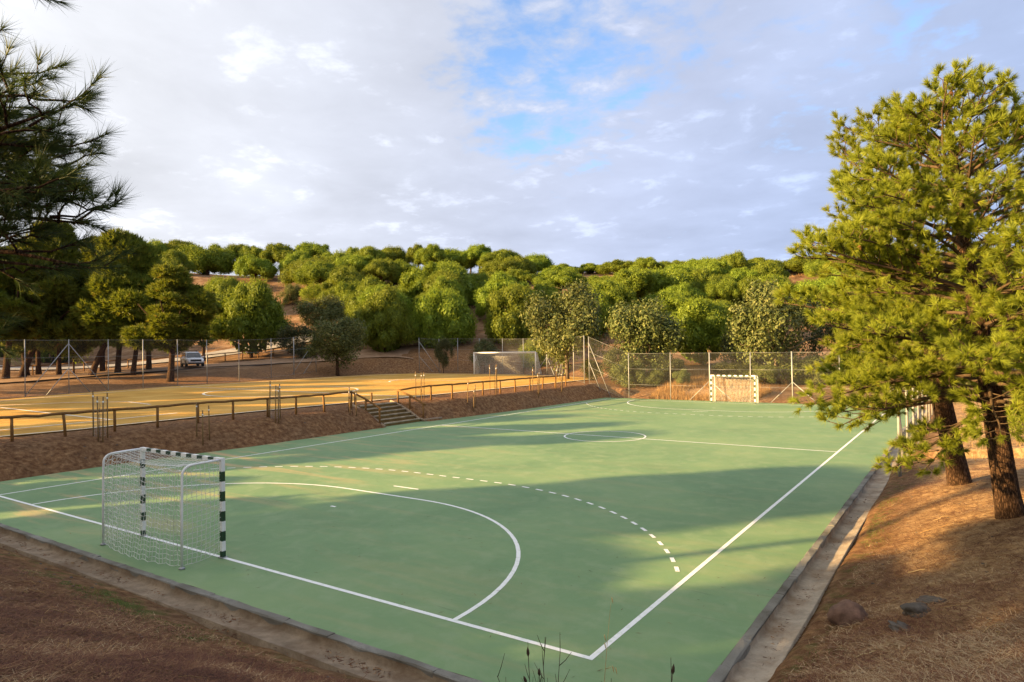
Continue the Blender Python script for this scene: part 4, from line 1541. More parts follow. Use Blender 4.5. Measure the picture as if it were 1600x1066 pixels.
def tree(x, y, kind, R, ztop, zbot, label, group, r0=None, lean=(0, 0), limbs=5, bark='bark', name=None, cat='tree', crownmat=None):
    z = gz(x, y)
    ztop = max(ztop, z + 1.5)
    zbot = max(zbot, z + 0.25)
    root = empty(name or {'dome': 'stone_pine', 'round': 'stone_pine', 'ragged': 'pine_tree', 'leafy': 'oak_tree', 'leafy_dark': 'oak_tree', 'bright': 'leafy_tree'}[kind], (x, y, z))
    tag(root, label, cat, group)
    lst = CROWNS[kind]
    me = lst[_crown_i[kind] % len(lst)]
    _crown_i[kind] += 1
    c = link_mesh('crown', me, root)
    hh = ztop - zbot
    z0n, z1n, rn = crown_extent(me)
    c.location = (lean[0], lean[1], zbot - z - z0n * hh / (z1n - z0n))
    c.scale = (R / rn, R / rn, hh / (z1n - z0n))
    c.rotation_euler = (0, 0, random.uniform(0, 6.28))
    r0 = r0 or 0.055 * R + 0.03
    link_mesh('trunk', trunk_mesh(max(0.3, zbot - z), hh, R, lean, r0, limbs, M[bark], kind), root)
    return root

# x, y, kind, crown radius, crown top, crown base, label, group, extras
TREES = [
    (-124.29, 70.33, 'dome', 3.87, 29.13, 23.38, 'first umbrella pine from the left along the skyline of the wooded hill', 'umbrella pines on the hill', {}),
    (-125.72, 77.82, 'dome', 5.4, 29.92, 26.1, 'second umbrella pine from the left along the skyline of the wooded hill', 'umbrella pines on the hill', {}),
    (-116.88, 78.97, 'dome', 6.9, 28.6, 22.17, 'third umbrella pine from the left along the skyline of the wooded hill', 'umbrella pines on the hill', {}),
    (-117.1, 87.28, 'dome', 3.78, 29.47, 25.88, 'fourth umbrella pine from the left along the skyline of the wooded hill', 'umbrella pines on the hill', {}),
    (-110.87, 86.66, 'dome', 3.69, 28.35, 24.56, 'fifth umbrella pine from the left along the skyline of the wooded hill', 'umbrella pines on the hill', {}),
    (-102.43, 87.54, 'dome', 4.57, 28.2, 23.94, 'sixth umbrella pine from the left along the skyline of the wooded hill', 'umbrella pines on the hill', {}),
    (-102.18, 96.17, 'dome', 4.27, 29.52, 25.5, 'seventh umbrella pine from the left along the skyline of the wooded hill', 'umbrella pines on the hill', {}),
    (-91.41, 98.63, 'dome', 3.0, 27.58, 23.38, 'eighth umbrella pine from the left along the skyline of the wooded hill', 'umbrella pines on the hill', {}),
    (-84.89, 98.21, 'dome', 3.89, 27.19, 22.82, 'ninth umbrella pine from the left along the skyline of the wooded hill', 'umbrella pines on the hill', {}),
    (-86.33, 105.68, 'dome', 4.08, 28.06, 24.08, 'tenth umbrella pine from the left along the skyline of the wooded hill', 'umbrella pines on the hill', {}),
    (-78.5, 106.15, 'dome', 2.98, 27.79, 23.48, 'eleventh umbrella pine from the left along the skyline of the wooded hill', 'umbrella pines on the hill', {}),
    (-73.37, 104.8, 'dome', 3.87, 27.13, 22.93, 'twelfth umbrella pine from the left along the skyline of the wooded hill', 'umbrella pines on the hill', {}),
    (-73.24, 113.34, 'dome', 5.06, 27.26, 22.86, 'thirteenth umbrella pine from the left along the skyline of the wooded hill', 'umbrella pines on the hill', {}),
    (-66.47, 113.09, 'dome', 4.27, 27.44, 22.73, 'fourteenth umbrella pine from the left along the skyline of the wooded hill', 'umbrella pines on the hill', {}),
    (-65.33, 122.31, 'dome', 4.47, 27.39, 23.5, 'fifteenth umbrella pine from the left along the skyline of the wooded hill', 'umbrella pines on the hill', {}),
    (-57.88, 122.52, 'dome', 4.36, 25.54, 21.46, 'sixteenth umbrella pine from the left along the skyline of the wooded hill', 'umbrella pines on the hill', {}),
    (-50.7, 122.55, 'dome', 4.25, 22.63, 18.09, 'seventeenth umbrella pine from the left along the skyline of the wooded hill', 'umbrella pines on the hill', {}),
    (-48.65, 132.4, 'dome', 3.76, 23.69, 20.13, 'eighteenth umbrella pine from the left along the skyline of the wooded hill', 'umbrella pines on the hill', {}),
    (-42.0, 132.07, 'dome', 4.66, 23.84, 20.07, 'nineteenth umbrella pine from the left along the skyline of the wooded hill', 'umbrella pines on the hill', {}),
    (-34.79, 132.12, 'dome', 4.22, 23.79, 20.55, 'twentieth umbrella pine from the left along the skyline of the wooded hill', 'umbrella pines on the hill', {}),
    (-32.66, 142.01, 'dome', 4.41, 24.04, 20.5, 'twenty-first umbrella pine from the left along the skyline of the wooded hill', 'umbrella pines on the hill', {}),
    (-25.73, 141.87, 'dome', 5.29, 23.87, 19.98, 'twenty-second umbrella pine from the left along the skyline of the wooded hill', 'umbrella pines on the hill', {}),
    (-18.74, 141.78, 'dome', 4.35, 24.51, 19.47, 'twenty-third umbrella pine from the left along the skyline of the wooded hill', 'umbrella pines on the hill', {}),
    (-15.53, 152.4, 'dome', 4.72, 24.21, 19.81, 'twenty-fourth umbrella pine from the left along the skyline of the wooded hill', 'umbrella pines on the hill', {}),
    (-6.47, 153.7, 'dome', 6.25, 23.98, 18.41, 'twenty-fifth umbrella pine from the left along the skyline of the wooded hill', 'umbrella pines on the hill', {}),
    (-1.44, 165.56, 'dome', 6.19, 24.64, 19.41, 'twenty-sixth umbrella pine from the left along the skyline of the wooded hill', 'umbrella pines on the hill', {}),
    (7.65, 166.88, 'dome', 6.7, 23.69, 18.15, 'twenty-seventh umbrella pine from the left along the skyline of the wooded hill', 'umbrella pines on the hill', {}),
    (17.48, 168.71, 'dome', 7.35, 22.59, 16.92, 'twenty-eighth umbrella pine from the left along the skyline of the wooded hill', 'umbrella pines on the hill', {}),
    (28.26, 184.45, 'dome', 8.54, 24.01, 18.06, 'twenty-ninth umbrella pine from the left along the skyline of the wooded hill', 'umbrella pines on the hill', {}),
    (-112.22, 68.84, 'dome', 3.81, 25.45, 20.02, 'first umbrella pine from the left in the row below the skyline', 'umbrella pines on the hill', {}),
    (-96.65, 76.97, 'dome', 4.21, 23.87, 19.56, 'second umbrella pine from the left in the row below the skyline', 'umbrella pines on the hill', {}),
    (-90.93, 83.25, 'dome', 3.96, 24.82, 20.58, 'third umbrella pine from the left in the row below the skyline', 'umbrella pines on the hill', {}),
    (-79.58, 76.44, 'dome', 5.29, 22.05, 16.97, 'fourth umbrella pine from the left in the row below the skyline', 'umbrella pines on the hill', {}),
    (-82.91, 86.27, 'dome', 4.51, 24.55, 19.59, 'fifth umbrella pine from the left in the row below the skyline', 'umbrella pines on the hill', {}),
    (-77.94, 89.63, 'dome', 3.6, 22.9, 19.24, 'sixth umbrella pine from the left in the row below the skyline', 'umbrella pines on the hill', {}),
    (-70.71, 87.28, 'dome', 4.31, 21.53, 17.53, 'seventh umbrella pine from the left in the row below the skyline', 'umbrella pines on the hill', {}),
    (-68.79, 91.0, 'dome', 4.08, 21.86, 17.68, 'eighth umbrella pine from the left in the row below the skyline', 'umbrella pines on the hill', {}),
    (-59.39, 92.52, 'dome', 4.81, 20.98, 17.16, 'ninth umbrella pine from the left in the row below the skyline', 'umbrella pines on the hill', {}),
    (-55.22, 105.01, 'dome', 4.51, 22.51, 18.85, 'tenth umbrella pine from the left in the row below the skyline', 'umbrella pines on the hill', {}),
    (-53.19, 108.8, 'dome', 3.96, 23.25, 19.01, 'eleventh umbrella pine from the left in the row below the skyline', 'umbrella pines on the hill', {}),
    (-49.13, 94.64, 'dome', 2.74, 18.54, 15.2, 'twelfth umbrella pine from the left in the row below the skyline', 'umbrella pines on the hill', {}),
    (-46.58, 98.78, 'dome', 3.62, 19.07, 15.31, 'thirteenth umbrella pine from the left in the row below the skyline', 'umbrella pines on the hill', {}),
    (-41.56, 104.59, 'dome', 4.25, 19.93, 15.63, 'fourteenth umbrella pine from the left in the row below the skyline', 'umbrella pines on the hill', {}),
    (-31.03, 102.06, 'dome', 4.78, 17.0, 13.08, 'fifteenth umbrella pine from the left in the row below the skyline', 'umbrella pines on the hill', {}),
    (-28.92, 110.73, 'dome', 4.18, 19.0, 15.25, 'sixteenth umbrella pine from the left in the row below the skyline', 'umbrella pines on the hill', {}),
    (-21.18, 103.9, 'dome', 7.71, 17.67, 11.86, 'seventeenth umbrella pine from the left in the row below the skyline', 'umbrella pines on the hill', {}),
    (-20.98, 113.69, 'dome', 6.03, 19.48, 14.95, 'eighteenth umbrella pine from the left in the row below the skyline', 'umbrella pines on the hill', {}),
    (-15.08, 110.44, 'dome', 5.49, 17.78, 12.1, 'nineteenth umbrella pine from the left in the row below the skyline', 'umbrella pines on the hill', {}),
    (-6.51, 106.58, 'dome', 3.29, 15.28, 10.62, 'twentieth umbrella pine from the left in the row below the skyline', 'umbrella pines on the hill', {}),
    (-4.72, 115.04, 'dome', 5.14, 16.27, 11.8, 'twenty-first umbrella pine from the left in the row below the skyline', 'umbrella pines on the hill', {}),
    (4.2, 113.83, 'dome', 6.1, 15.52, 10.23, 'twenty-second umbrella pine from the left in the row below the skyline', 'umbrella pines on the hill', {}),
    (-78.14, 58.1, 'dome', 4.14, 16.73, 12.17, 'first rounded pine from the left on the lower slope of the hill', 'rounded pines on the lower slope', {}),
    (-61.64, 69.27, 'dome', 3.9, 17.72, 12.95, 'second rounded pine from the left on the lower slope of the hill', 'rounded pines on the lower slope', {}),
    (-53.89, 64.85, 'round', 4.13, 14.75, 8.84, 'third rounded pine from the left on the lower slope of the hill', 'rounded pines on the lower slope', {}),
    (-50.4, 64.8, 'round', 4.44, 15.19, 8.24, 'fourth rounded pine from the left on the lower slope of the hill', 'rounded pines on the lower slope', {}),
    (-47.18, 76.64, 'round', 6.66, 18.5, 10.48, 'fifth rounded pine from the left on the lower slope of the hill', 'rounded pines on the lower slope', {}),
    (-48.85, 73.1, 'round', 4.09, 16.55, 9.91, 'sixth rounded pine from the left on the lower slope of the hill', 'rounded pines on the lower slope', {}),
    (-44.52, 80.86, 'round', 3.82, 16.89, 10.0, 'seventh rounded pine from the left on the lower slope of the hill', 'rounded pines on the lower slope', {}),
    (-30.26, 80.85, 'round', 3.94, 14.34, 8.44, 'eighth rounded pine from the left on the lower slope of the hill', 'rounded pines on the lower slope', {}),
    (-21.29, 86.92, 'round', 3.94, 12.71, 7.3, 'ninth rounded pine from the left on the lower slope of the hill', 'rounded pines on the lower slope', {}),
    (-4.53, 83.77, 'round', 4.01, 10.22, 5.0, 'tenth rounded pine from the left on the lower slope of the hill', 'rounded pines on the lower slope', {}),
    (-52.62, 45.18, 'round', 4.69, 13.38, 5.64, 'bright round pine standing alone behind the wire fence at left', 'rounded pines behind the pitch', {'r0': 0.24, 'limbs': 6}),
    (-37.59, 54.15, 'round', 3.91, 12.21, 5.13, 'dark rounded pine left of the pale path behind the goal', 'rounded pines behind the pitch', {}),
    (-32.81, 59.8, 'round', 4.5, 12.13, 4.8, 'dark rounded pine nearest the pale path behind the football goal', 'rounded pines behind the pitch', {}),
    (-25.37, 64.84, 'round', 3.83, 12.42, 5.34, 'bright round pine just right of the pale path on the slope', 'rounded pines behind the pitch', {}),
    (0.25, 62.86, 'round', 4.23, 9.13, 3.61, 'bright round pine behind the far court fence between two leafy oaks', 'rounded pines behind the pitch', {}),
    (-7.65, 47.85, 'leafy', 3.63, 10.33, 3.42, 'leafy oak behind the corner of the wire fence right of the football goal', 'oak trees by the fences', {'bark': 'bark_pale', 'r0': 0.22, 'limbs': 7}),
    (-0.23, 48.65, 'leafy', 3.44, 8.35, 2.22, 'leafy oak behind the left part of the far court fence', 'oak trees by the fences', {'bark': 'bark_pale', 'r0': 0.16, 'limbs': 7}),
    (10.06, 53.2, 'leafy', 3.88, 9.59, 2.29, 'widest leafy oak with pale forked trunk behind the far court fence', 'oak trees by the fences', {'bark': 'bark_pale', 'r0': 0.17, 'limbs': 9}),
    (-34.13, 43.21, 'leafy', 3.27, 7.85, 3.17, 'small spreading oak at the edge of the yellow pitch', 'oak trees by the fences', {'bark': 'bark', 'r0': 0.2, 'limbs': 6}),
    (-48.88, 53.76, 'leafy', 3.31, 11.76, 7.5, 'grey green oak behind the small spreading oak', 'oak trees by the fences', {'bark': 'bark', 'r0': 0.16}),
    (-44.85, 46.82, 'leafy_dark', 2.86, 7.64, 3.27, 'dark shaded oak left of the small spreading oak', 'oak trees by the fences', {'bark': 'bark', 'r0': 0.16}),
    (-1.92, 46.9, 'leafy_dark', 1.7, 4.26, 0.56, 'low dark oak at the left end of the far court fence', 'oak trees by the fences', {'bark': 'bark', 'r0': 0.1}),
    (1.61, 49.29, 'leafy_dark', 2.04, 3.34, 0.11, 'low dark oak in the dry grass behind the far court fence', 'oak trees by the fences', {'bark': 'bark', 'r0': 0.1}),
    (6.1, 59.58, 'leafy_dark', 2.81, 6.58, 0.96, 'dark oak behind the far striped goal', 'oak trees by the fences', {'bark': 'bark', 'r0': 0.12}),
    (14.96, 60.74, 'leafy_dark', 3.52, 7.47, 0.43, 'dark oak behind the fence partly hidden by the big right pine', 'oak trees by the fences', {'bark': 'bark', 'r0': 0.15}),
    (-54.07, 18.9, 'ragged', 4.37, 14.8, 6.37, 'leaning pine at the left edge behind the wire fence', 'pines of the left wood', {'lean': (0.78, 0.53), 'limbs': 6, 'r0': 0.32}),
    (-55.15, 20.58, 'ragged', 4.83, 17.67, 5.45, 'tallest pale topped pine of the left wood', 'pines of the left wood', {'lean': (2.93, 1.98), 'limbs': 6, 'r0': 0.34}),
    (-58.08, 22.22, 'ragged', 4.03, 14.57, 5.16, 'pine trunk right of the leaning pair at the left edge', 'pines of the left wood', {'lean': (-0.78, -0.53), 'limbs': 6, 'r0': 0.27}),
    (-54.19, 23.65, 'ragged', 3.98, 13.05, 5.43, 'short pine behind the braced fence post at left', 'pines of the left wood', {'lean': (0.0, 0.0), 'limbs': 6, 'r0': 0.24}),
    (-48.21, 24.07, 'ragged', 4.44, 16.3, 5.65, 'straight dark trunk pine right of the braced fence post', 'pines of the left wood', {'lean': (2.73, 1.85), 'limbs': 6, 'r0': 0.3}),
    (-48.1, 26.56, 'ragged', 4.05, 14.14, 5.78, 'upright pine with sunlit trunk left of the car', 'pines of the left wood', {'lean': (0.43, 0.29), 'limbs': 6, 'r0': 0.29}),
    (-45.77, 26.93, 'ragged', 3.86, 15.39, 5.48, 'pine whose trunk leans right towards the car', 'pines of the left wood', {'lean': (0.64, 0.43), 'limbs': 6, 'r0': 0.24}),
    (-37.78, 26.29, 'ragged', 3.7, 12.25, 4.85, 'pine standing before the rear of the white car', 'pines of the left wood', {'lean': (0.3, 0.2), 'limbs': 6, 'r0': 0.3}),
    (-56.77, 41.2, 'ragged', 3.26, 11.97, 6.03, 'low dark pine behind the white car', 'pines of the left wood', {'lean': (0.0, 0.0), 'limbs': 6, 'r0': 0.2}),
    (-54.61, 16.11, 'ragged', 4.85, 14.83, 5.74, 'pine just beyond the left edge of the wood', 'pines of the left wood', {'lean': (0.0, 0.0), 'limbs': 6, 'r0': 0.3}),
    (-56.21, 25.9, 'bright', 2.07, 8.29, 4.01, 'small bright yellow green tree glowing behind the braced fence post', 'pines of the left wood', {'lean': (0.0, 0.0), 'limbs': 6, 'r0': 0.1, 'name': 'leafy_tree'}),
    (-54.69, 28.13, 'ragged', 4.2, 16.85, 7.89, 'dense pine filling the back of the left wood above the trunks', 'pines of the left wood', {'lean': (0.0, 0.0), 'limbs': 6, 'r0': 0.26}),
    (-60.49, 24.2, 'ragged', 5.25, 15.55, 7.63, 'dense pine at the back left of the wood', 'pines of the left wood', {'lean': (0.0, 0.0), 'limbs': 6, 'r0': 0.26}),
    (-49.51, 30.43, 'ragged', 3.11, 14.12, 6.73, 'dense pine at the back right of the left wood', 'pines of the left wood', {'lean': (0.0, 0.0), 'limbs': 6, 'r0': 0.26}),
    (-22.43, 54.78, 'leafy_dark', 1.62, 5.32, 2.46, 'dark bush behind the crossbar of the football goal', 'bushes behind the pitches', {'name': 'bush', 'cat': 'bush', 'r0': 0.05, 'limbs': 4}),
    (-17.32, 57.04, 'bright', 1.6, 5.3, 2.04, 'bright yellow green bush behind the right post of the football goal', 'bushes behind the pitches', {'name': 'bush', 'cat': 'bush', 'r0': 0.05, 'limbs': 4}),
    (-26.35, 52.14, 'leafy_dark', 1.03, 5.54, 2.38, 'thin dark bush left of the football goal', 'bushes behind the pitches', {'name': 'bush', 'cat': 'bush', 'r0': 0.05, 'limbs': 4}),
    (-73.79, 68.21, 'leafy', 1.9, 15.89, 11.9, 'grey green bush on the slope above the round pine', 'bushes behind the pitches', {'name': 'bush', 'cat': 'bush', 'r0': 0.05, 'limbs': 4}),
    (-65.91, 66.29, 'bright', 2.33, 15.46, 12.29, 'pale bush on the slope beside the grey oak', 'bushes behind the pitches', {'name': 'bush', 'cat': 'bush', 'r0': 0.05, 'limbs': 4}),
    (25.42, 24.39, 'bright', 0.59, 2.05, 0.62, 'bright leafy shrub at the right edge behind the big trunk', 'bushes behind the pitches', {'name': 'bush', 'cat': 'bush', 'r0': 0.05, 'limbs': 4}),
    (3.76, 47.19, 'leafy', 0.76, 1.75, -0.61, 'small green bush against the far court fence', 'bushes behind the pitches', {'name': 'bush', 'cat': 'bush', 'r0': 0.05, 'limbs': 4}),
    (-29.04, 67.18, 'leafy_dark', 1.39, 7.51, 5.39, 'small dark bush on the pale path', 'bushes behind the pitches', {'name': 'bush', 'cat': 'bush', 'r0': 0.05, 'limbs': 4}),
    (20.95, 50.35, 'leafy_dark', 1.89, 3.92, 0.88, 'dark bush behind the right fence', 'bushes behind the pitches', {'name': 'bush', 'cat': 'bush', 'r0': 0.05, 'limbs': 4}),
    (24.83, 50.56, 'leafy_dark', 2.0, 3.86, 0.48, 'tall dark bush behind the two right pines', 'bushes behind the pitches', {'name': 'bush', 'cat': 'bush', 'r0': 0.05, 'limbs': 4}),
    (-0.44, 46.16, 'leafy', 1.44, 3.13, -0.5, 'green leafy bush behind the left end of the far court fence', 'bushes behind the pitches', {'name': 'bush', 'cat': 'bush', 'r0': 0.05, 'limbs': 4}),
    (1.45, 46.83, 'leafy', 0.99, 2.01, -0.38, 'low green bush beside the pale oak trunk behind the far fence', 'bushes behind the pitches', {'name': 'bush', 'cat': 'bush', 'r0': 0.05, 'limbs': 4}),
    (6.32, 52.54, 'leafy_dark', 1.7, 2.64, -0.52, 'dark shaded bush right behind the far striped goal', 'bushes behind the pitches', {'name': 'bush', 'cat': 'bush', 'r0': 0.05, 'limbs': 4}),
    (9.44, 51.64, 'leafy', 1.31, 2.44, -0.48, 'leafy bush right of the far striped goal', 'bushes behind the pitches', {'name': 'bush', 'cat': 'bush', 'r0': 0.05, 'limbs': 4}),
    (12.36, 54.22, 'leafy', 1.87, 3.14, -0.68, 'tall leafy bush by the forked oak behind the fence', 'bushes behind the pitches', {'name': 'bush', 'cat': 'bush', 'r0': 0.05, 'limbs': 4}),
    (14.55, 55.69, 'leafy_dark', 1.98, 2.99, -0.5, 'dark bush behind the right end of the far court fence', 'bushes behind the pitches', {'name': 'bush', 'cat': 'bush', 'r0': 0.05, 'limbs': 4}),
    (-4.79, 47.42, 'leafy_dark', 1.17, 3.12, 0.57, 'dark bush at the end of the yellow pitch', 'bushes behind the pitches', {'name': 'bush', 'cat': 'bush', 'r0': 0.05, 'limbs': 4}),
    (-126.54, 38.23, 'dome', 3.7, 14.39, 11.31, 'fifth pine from the left peeping between larger crowns half way up the hill', 'umbrella pines on the hill', {}),
    (-188.26, 55.93, 'dome', 4.24, 29.88, 26.54, 'fifth pine from the left peeping between larger crowns high on the hill', 'umbrella pines on the hill', {}),
    (-32.84, 90.84, 'dome', 4.74, 17.18, 14.08, 'fifteenth pine from the left peeping between larger crowns half way up the hill', 'umbrella pines on the hill', {}),
    (20.18, 102.29, 'round', 4.36, 9.68, 5.26, 'twenty-sixth pine from the left peeping between larger crowns low on the hill', 'umbrella pines on the hill', {}),
    (8.0, 122.82, 'dome', 3.13, 16.47, 12.48, 'twentieth pine from the left peeping between larger crowns half way up the hill', 'umbrella pines on the hill', {}),
    (-78.11, 111.15, 'dome', 3.32, 27.33, 23.87, 'twentieth pine from the left peeping between larger crowns high on the hill', 'umbrella pines on the hill', {}),
    (4.7, 139.01, 'dome', 3.91, 19.89, 16.54, 'twenty-fourth pine from the left peeping between larger crowns high on the hill', 'umbrella pines on the hill', {}),
    (-190.02, 48.37, 'dome', 2.99, 30.68, 26.49, 'first pine from the left peeping between larger crowns high on the hill', 'umbrella pines on the hill', {}),
    (-16.45, 120.51, 'dome', 3.29, 20.68, 16.77, 'sixteenth pine from the left peeping between larger crowns half way up the hill', 'umbrella pines on the hill', {}),
    (-145.49, 55.23, 'dome', 4.2, 28.65, 25.11, 'ninth pine from the left peeping between larger crowns high on the hill', 'umbrella pines on the hill', {}),
    (-78.9, 126.03, 'dome', 3.5, 28.84, 25.27, 'twenty-first pine from the left peeping between larger crowns high on the hill', 'umbrella pines on the hill', {}),
    (-139.8, 32.8, 'dome', 4.19, 21.38, 17.07, 'first pine from the left peeping between larger crowns half way up the hill', 'umbrella pines on the hill', {}),
    (28.01, 137.42, 'dome', 4.98, 13.62, 10.35, 'twenty-sixth pine from the left peeping between larger crowns half way up the hill', 'umbrella pines on the hill', {}),
    (12.31, 110.36, 'round', 3.69, 12.09, 7.52, 'twenty-fourth pine from the left peeping between larger crowns low on the hill', 'umbrella pines on the hill', {}),
    (-39.47, 65.66, 'round', 2.81, 12.65, 7.83, 'thirteenth pine from the left peeping between larger crowns low on the hill', 'umbrella pines on the hill', {}),
    (-110.63, 101.61, 'dome', 4.76, 29.18, 25.49, 'seventeenth pine from the left peeping between larger crowns high on the hill', 'umbrella pines on the hill', {}),
    (4.84, 128.66, 'dome', 4.11, 18.4, 14.36, 'nineteenth pine from the left peeping between larger crowns half way up the hill', 'umbrella pines on the hill', {}),
    (-61.17, 112.16, 'dome', 4.33, 25.24, 22.21, 'twenty-second pine from the left peeping between larger crowns high on the hill', 'umbrella pines on the hill', {}),
    (-105.78, 29.64, 'round', 3.27, 6.63, 1.8, 'third pine from the left peeping between larger crowns low on the hill', 'umbrella pines on the hill', {}),
    (-111.02, 32.68, 'dome', 4.12, 7.64, 3.39, 'sixth pine from the left peeping between larger crowns low on the hill', 'umbrella pines on the hill', {}),
    (-72.88, 72.9, 'dome', 3.72, 20.38, 16.42, 'twelfth pine from the left peeping between larger crowns half way up the hill', 'umbrella pines on the hill', {}),
    (-143.05, 41.21, 'dome', 3.85, 24.6, 20.43, 'fourth pine from the left peeping between larger crowns high on the hill', 'umbrella pines on the hill', {}),
    (-150.26, 38.93, 'dome', 3.88, 25.49, 21.64, 'third pine from the left peeping between larger crowns high on the hill', 'umbrella pines on the hill', {}),
    (-22.24, 95.76, 'dome', 4.02, 17.22, 13.27, 'nineteenth pine from the left peeping between larger crowns low on the hill', 'umbrella pines on the hill', {}),
    (-119.16, 30.02, 'dome', 4.69, 8.25, 5.0, 'second pine from the left peeping between larger crowns low on the hill', 'umbrella pines on the hill', {}),
    (-10.2, 104.03, 'dome', 2.94, 15.15, 11.86, 'twenty-second pine from the left peeping between larger crowns low on the hill', 'umbrella pines on the hill', {}),
    (27.47, 124.9, 'dome', 4.41, 11.29, 7.93, 'thirtieth pine from the left peeping between larger crowns low on the hill', 'umbrella pines on the hill', {}),
    (-96.85, 52.57, 'dome', 3.0, 17.52, 13.2, 'tenth pine from the left peeping between larger crowns half way up the hill', 'umbrella pines on the hill', {}),
    (-58.31, 64.36, 'dome', 2.8, 14.17, 11.07, 'eleventh pine from the left peeping between larger crowns low on the hill', 'umbrella pines on the hill', {}),
    (-100.67, 59.04, 'dome', 4.12, 21.67, 17.29, 'eleventh pine from the left peeping between larger crowns half way up the hill', 'umbrella pines on the hill', {}),
    (22.41, 125.41, 'dome', 4.15, 13.9, 9.6, 'twenty-seventh pine from the left peeping between larger crowns low on the hill', 'umbrella pines on the hill', {}),
    (-33.23, 74.43, 'round', 4.47, 15.41, 9.31, 'sixteenth pine from the left peeping between larger crowns low on the hill', 'umbrella pines on the hill', {}),
    (32.35, 144.89, 'dome', 4.74, 15.82, 12.22, 'twenty-seventh pine from the left peeping between larger crowns half way up the hill', 'umbrella pines on the hill', {}),
    (-68.35, 75.49, 'dome', 2.93, 19.42, 16.02, 'thirteenth pine from the left peeping between larger crowns half way up the hill', 'umbrella pines on the hill', {}),
    (26.73, 117.84, 'round', 3.62, 12.48, 6.12, 'twenty-ninth pine from the left peeping between larger crowns low on the hill', 'umbrella pines on the hill', {}),
    (-118.38, 46.3, 'dome', 4.56, 15.64, 12.6, 'seventh pine from the left peeping between larger crowns half way up the hill', 'umbrella pines on the hill', {}),
    (-176.82, 56.99, 'dome', 4.31, 30.3, 26.92, 'seventh pine from the left peeping between larger crowns high on the hill', 'umbrella pines on the hill', {}),
    (-105.14, 54.74, 'dome', 4.43, 19.64, 15.63, 'ninth pine from the left peeping between larger crowns half way up the hill', 'umbrella pines on the hill', {}),
    (21.43, 149.63, 'dome', 4.91, 18.65, 15.44, 'twenty-third pine from the left peeping between larger crowns half way up the hill', 'umbrella pines on the hill', {}),
    (-124.59, 52.21, 'dome', 3.35, 22.78, 19.29, 'eleventh pine from the left peeping between larger crowns high on the hill', 'umbrella pines on the hill', {}),
    (9.1, 131.46, 'dome', 4.53, 16.26, 13.23, 'twenty-first pine from the left peeping between larger crowns half way up the hill', 'umbrella pines on the hill', {}),
    (-13.85, 95.84, 'dome', 3.62, 14.01, 10.94, 'twenty-first pine from the left peeping between larger crowns low on the hill', 'umbrella pines on the hill', {}),
    (-101.92, 33.09, 'round', 3.2, 9.17, 3.04, 'seventh pine from the left peeping between larger crowns low on the hill', 'umbrella pines on the hill', {}),
    (-147.42, 81.24, 'dome', 3.61, 31.74, 27.93, 'fourteenth pine from the left peeping between larger crowns high on the hill', 'umbrella pines on the hill', {}),
    (-19.6, 81.66, 'round', 4.58, 13.97, 8.19, 'eighteenth pine from the left peeping between larger crowns low on the hill', 'umbrella pines on the hill', {}),
    (-129.69, 85.99, 'dome', 4.09, 28.94, 25.59, 'sixteenth pine from the left peeping between larger crowns high on the hill', 'umbrella pines on the hill', {}),
    (38.71, 142.0, 'dome', 3.36, 13.52, 10.4, 'twenty-ninth pine from the left peeping between larger crowns half way up the hill', 'umbrella pines on the hill', {}),
    (-121.0, 38.65, 'dome', 3.95, 12.51, 8.97, 'sixth pine from the left peeping between larger crowns half way up the hill', 'umbrella pines on the hill', {}),
    (-0.12, 140.54, 'dome', 3.94, 21.41, 18.06, 'twenty-third pine from the left peeping between larger crowns high on the hill', 'umbrella pines on the hill', {}),
    (-111.25, 45.69, 'dome', 3.52, 14.05, 10.41, 'eighth pine from the left peeping between larger crowns half way up the hill', 'umbrella pines on the hill', {}),
    (-132.95, 65.13, 'dome', 4.61, 28.33, 25.3, 'thirteenth pine from the left peeping between larger crowns high on the hill', 'umbrella pines on the hill', {}),
    (25.43, 112.8, 'round', 3.47, 11.2, 5.79, 'twenty-eighth pine from the left peeping between larger crowns low on the hill', 'umbrella pines on the hill', {}),
    (-40.48, 69.7, 'round', 2.88, 14.97, 9.18, 'fifteenth pine from the left peeping between larger crowns low on the hill', 'umbrella pines on the hill', {}),
    (23.03, 131.17, 'dome', 2.82, 13.14, 9.82, 'twenty-fourth pine from the left peeping between larger crowns half way up the hill', 'umbrella pines on the hill', {}),
    (-42.83, 72.53, 'round', 3.42, 16.25, 10.33, 'fourteenth pine from the left peeping between larger crowns low on the hill', 'umbrella pines on the hill', {}),
    (38.55, 129.26, 'dome', 4.66, 12.24, 8.14, 'thirty-second pine from the left peeping between larger crowns low on the hill', 'umbrella pines on the hill', {}),
    (-83.16, 114.57, 'dome', 2.81, 27.78, 24.49, 'nineteenth pine from the left peeping between larger crowns high on the hill', 'umbrella pines on the hill', {}),
    (15.15, 118.54, 'dome', 3.98, 14.3, 10.22, 'twenty-fifth pine from the left peeping between larger crowns low on the hill', 'umbrella pines on the hill', {}),
    (12.96, 102.92, 'round', 3.55, 11.1, 6.39, 'twenty-third pine from the left peeping between larger crowns low on the hill', 'umbrella pines on the hill', {}),
    (-65.58, 81.61, 'dome', 3.33, 21.09, 17.49, 'fourteenth pine from the left peeping between larger crowns half way up the hill', 'umbrella pines on the hill', {}),
    (-10.91, 120.21, 'dome', 3.81, 18.59, 15.33, 'seventeenth pine from the left peeping between larger crowns half way up the hill', 'umbrella pines on the hill', {}),
    (-76.05, 85.18, 'dome', 4.15, 23.21, 19.64, 'eighteenth pine from the left peeping between larger crowns high on the hill', 'umbrella pines on the hill', {}),
    (-7.27, 122.91, 'dome', 3.89, 19.59, 15.64, 'eighteenth pine from the left peeping between larger crowns half way up the hill', 'umbrella pines on the hill', {}),
